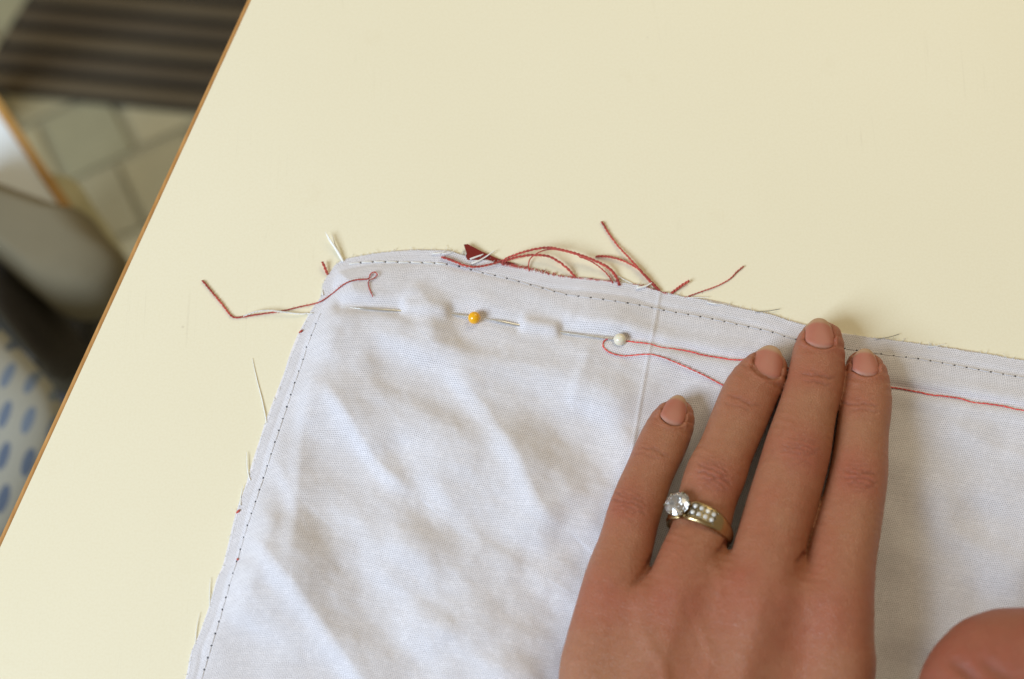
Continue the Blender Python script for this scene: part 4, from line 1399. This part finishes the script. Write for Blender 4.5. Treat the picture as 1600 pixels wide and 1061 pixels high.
def brilliant(r):
    """faceted round brilliant, girdle at z=0."""
    V = []; F = []
    tab = [(0.56 * r * math.cos(R(45 * k)), 0.56 * r * math.sin(R(45 * k)), 0.33 * r) for k in range(8)]
    star = [(0.80 * r * math.cos(R(45 * k + 22.5)), 0.80 * r * math.sin(R(45 * k + 22.5)), 0.19 * r) for k in range(8)]
    gu = [(r * math.cos(R(22.5 * k)), r * math.sin(R(22.5 * k)), 0.03 * r) for k in range(16)]
    gl = [(r * math.cos(R(22.5 * k)), r * math.sin(R(22.5 * k)), -0.03 * r) for k in range(16)]
    pv = [(0.55 * r * math.cos(R(45 * k + 22.5)), 0.55 * r * math.sin(R(45 * k + 22.5)), -0.42 * r) for k in range(8)]
    V = tab + star + gu + gl + pv + [(0, 0, -0.86 * r)]
    T, ST, GU, GL, PV, CU = 0, 8, 16, 32, 48, 56
    F.append(tuple(range(8)))
    for k in range(8):
        n = (k + 1) % 8
        F.append((T + k, ST + k, T + n))
        F.append((T + k, ST + (k - 1) % 8, GU + 2 * k, ST + k)) if False else None
        F.append((T + k, ST + (k - 1) % 8, GU + 2 * k)); F.append((T + k, GU + 2 * k, ST + k))
        F.append((ST + k, GU + 2 * k, GU + 2 * k + 1)); F.append((ST + k, GU + 2 * k + 1, GU + (2 * k + 2) % 16))
        F.append((PV + k, GL + 2 * k + 1, GL + 2 * k)); F.append((PV + k, GL + (2 * k + 2) % 16, GL + 2 * k + 1))
        F.append((GL + 2 * k, CU, PV + k)) if False else None
        F.append((GL + 2 * k, PV + (k - 1) % 8, PV + k)) if False else None
        F.append((PV + k, GL + 2 * k, CU)); F.append((PV + k, CU, GL + (2 * k + 2) % 16))
    for k in range(16):
        n = (k + 1) % 16
        F.append((GU + k, GL + k, GL + n, GU + n))
    F = [f for f in F if f]
    return np.array(V), F


sd_ = xr * math.sin(TH_S) + zr * math.cos(TH_S)
sd_ = sd_ * 0.8 + np.array([0, 0, .45]); sd_ /= np.linalg.norm(sd_)
RS = 0.0034
spos = on_ring(TH_S, .0032, 0.0)
V, F = brilliant(RS)
adopt(mesh_np('diamond', orient(V, spos, sd_), F, MAT['diamond'], None, False), ring)
# basket of white gold: cup, gallery wire and six prongs
V, F = lathe([(.0007, -.0040), (.0017, -.0032), (.0023, -.0020), (.0027, -.0009), (.00235, -.0009), (.0019, -.0020), (.0012, -.0032)], 24)
se = adopt(mesh_np('setting', orient(V, spos, sd_), F, MAT['whitegold']), ring)
for k in range(6):
    a = R(60 * k + 20)
    pth = [(.0016 * math.cos(a), .0016 * math.sin(a), -.0036), (.0027 * math.cos(a), .0027 * math.sin(a), -.0012), (.00345 * math.cos(a), .00345 * math.sin(a), .0001), (.0028 * math.cos(a), .0028 * math.sin(a), .0007)]
    V, F = tube(orient(cr(pth, 12), spos, sd_), [.0003] * 9 + [.00036, .00034, .00022], 8)
    adopt(mesh_np('prong', V, F, MAT['whitegold']), ring)
# pave plate with eight small stones in two rows
V = []; F = []
ths = np.linspace(R(-29), R(13), 16)
for th in ths:
    k = (th - ths[0]) / (ths[-1] - ths[0])
    for y in (-.00185 + .0003 * k, -.00185 + .0003 * k, .00185 - .0003 * k, .00185 - .0003 * k):
        V.append(y)
V = []
for n_, th in enumerate(ths):
    k = n_ / 15; y = .0020 - .00035 * k
    tk = float(np.interp(abs(th - TH_S), [R(12), R(25), R(60), R(95)], [.0014, .0019, .0017, .0014]))
    V += [on_ring(th, tk - .0010, -y), on_ring(th, tk - .00012, -y), on_ring(th, tk - .00012, y), on_ring(th, tk - .0010, y)]
for n_ in range(15):
    for k in range(4):
        F.append((n_ * 4 + k, n_ * 4 + (k + 1) % 4, (n_ + 1) * 4 + (k + 1) % 4, (n_ + 1) * 4 + k))
F += [(3, 2, 1, 0), tuple(15 * 4 + k for k in range(4))]
adopt(mesh_np('pave_plate', V, F, MAT['darkgold'], None, False), ring)
for n_, th in enumerate(np.linspace(R(-24), R(8), 4)):
    for y in (-.00095, .00095):
        tk = float(np.interp(abs(th - TH_S), [R(12), R(25), R(60), R(95)], [.0014, .0019, .0017, .0014]))
        zd = xr * math.sin(th) + zr * math.cos(th)
        V, F = brilliant(.00058)
        adopt(mesh_np('small_diamond', orient(V, on_ring(th, tk + .00005, y * (1 - .05 * n_)), zd + np.array([random.uniform(-.25, .1), random.uniform(-.25, .1), .1]), random.random()), F, MAT['pave'], None, False), ring)
bg_ = Geo()
for th in np.linspace(R(-29.5), R(13.5), 5):
    for y in (-.0016, 0, .0016):
        tk = float(np.interp(abs(th - TH_S), [R(12), R(25), R(60), R(95)], [.0014, .0019, .0017, .0014]))
        V, F = lathe([(.00002, -.0002), (.0002, -.0001), (.00024, .0001), (.00018, .00024), (.00002, .0003)], 8)
        bg_.add(orient(V, on_ring(th, tk, y), xr * math.sin(th) + zr * math.cos(th)), F)
adopt(bg_.build('bead_grips', MAT['whitegold']), ring)
print('triangles', sum(len(o.data.polygons) for o in bpy.data.objects if o.type == 'MESH') * 2)
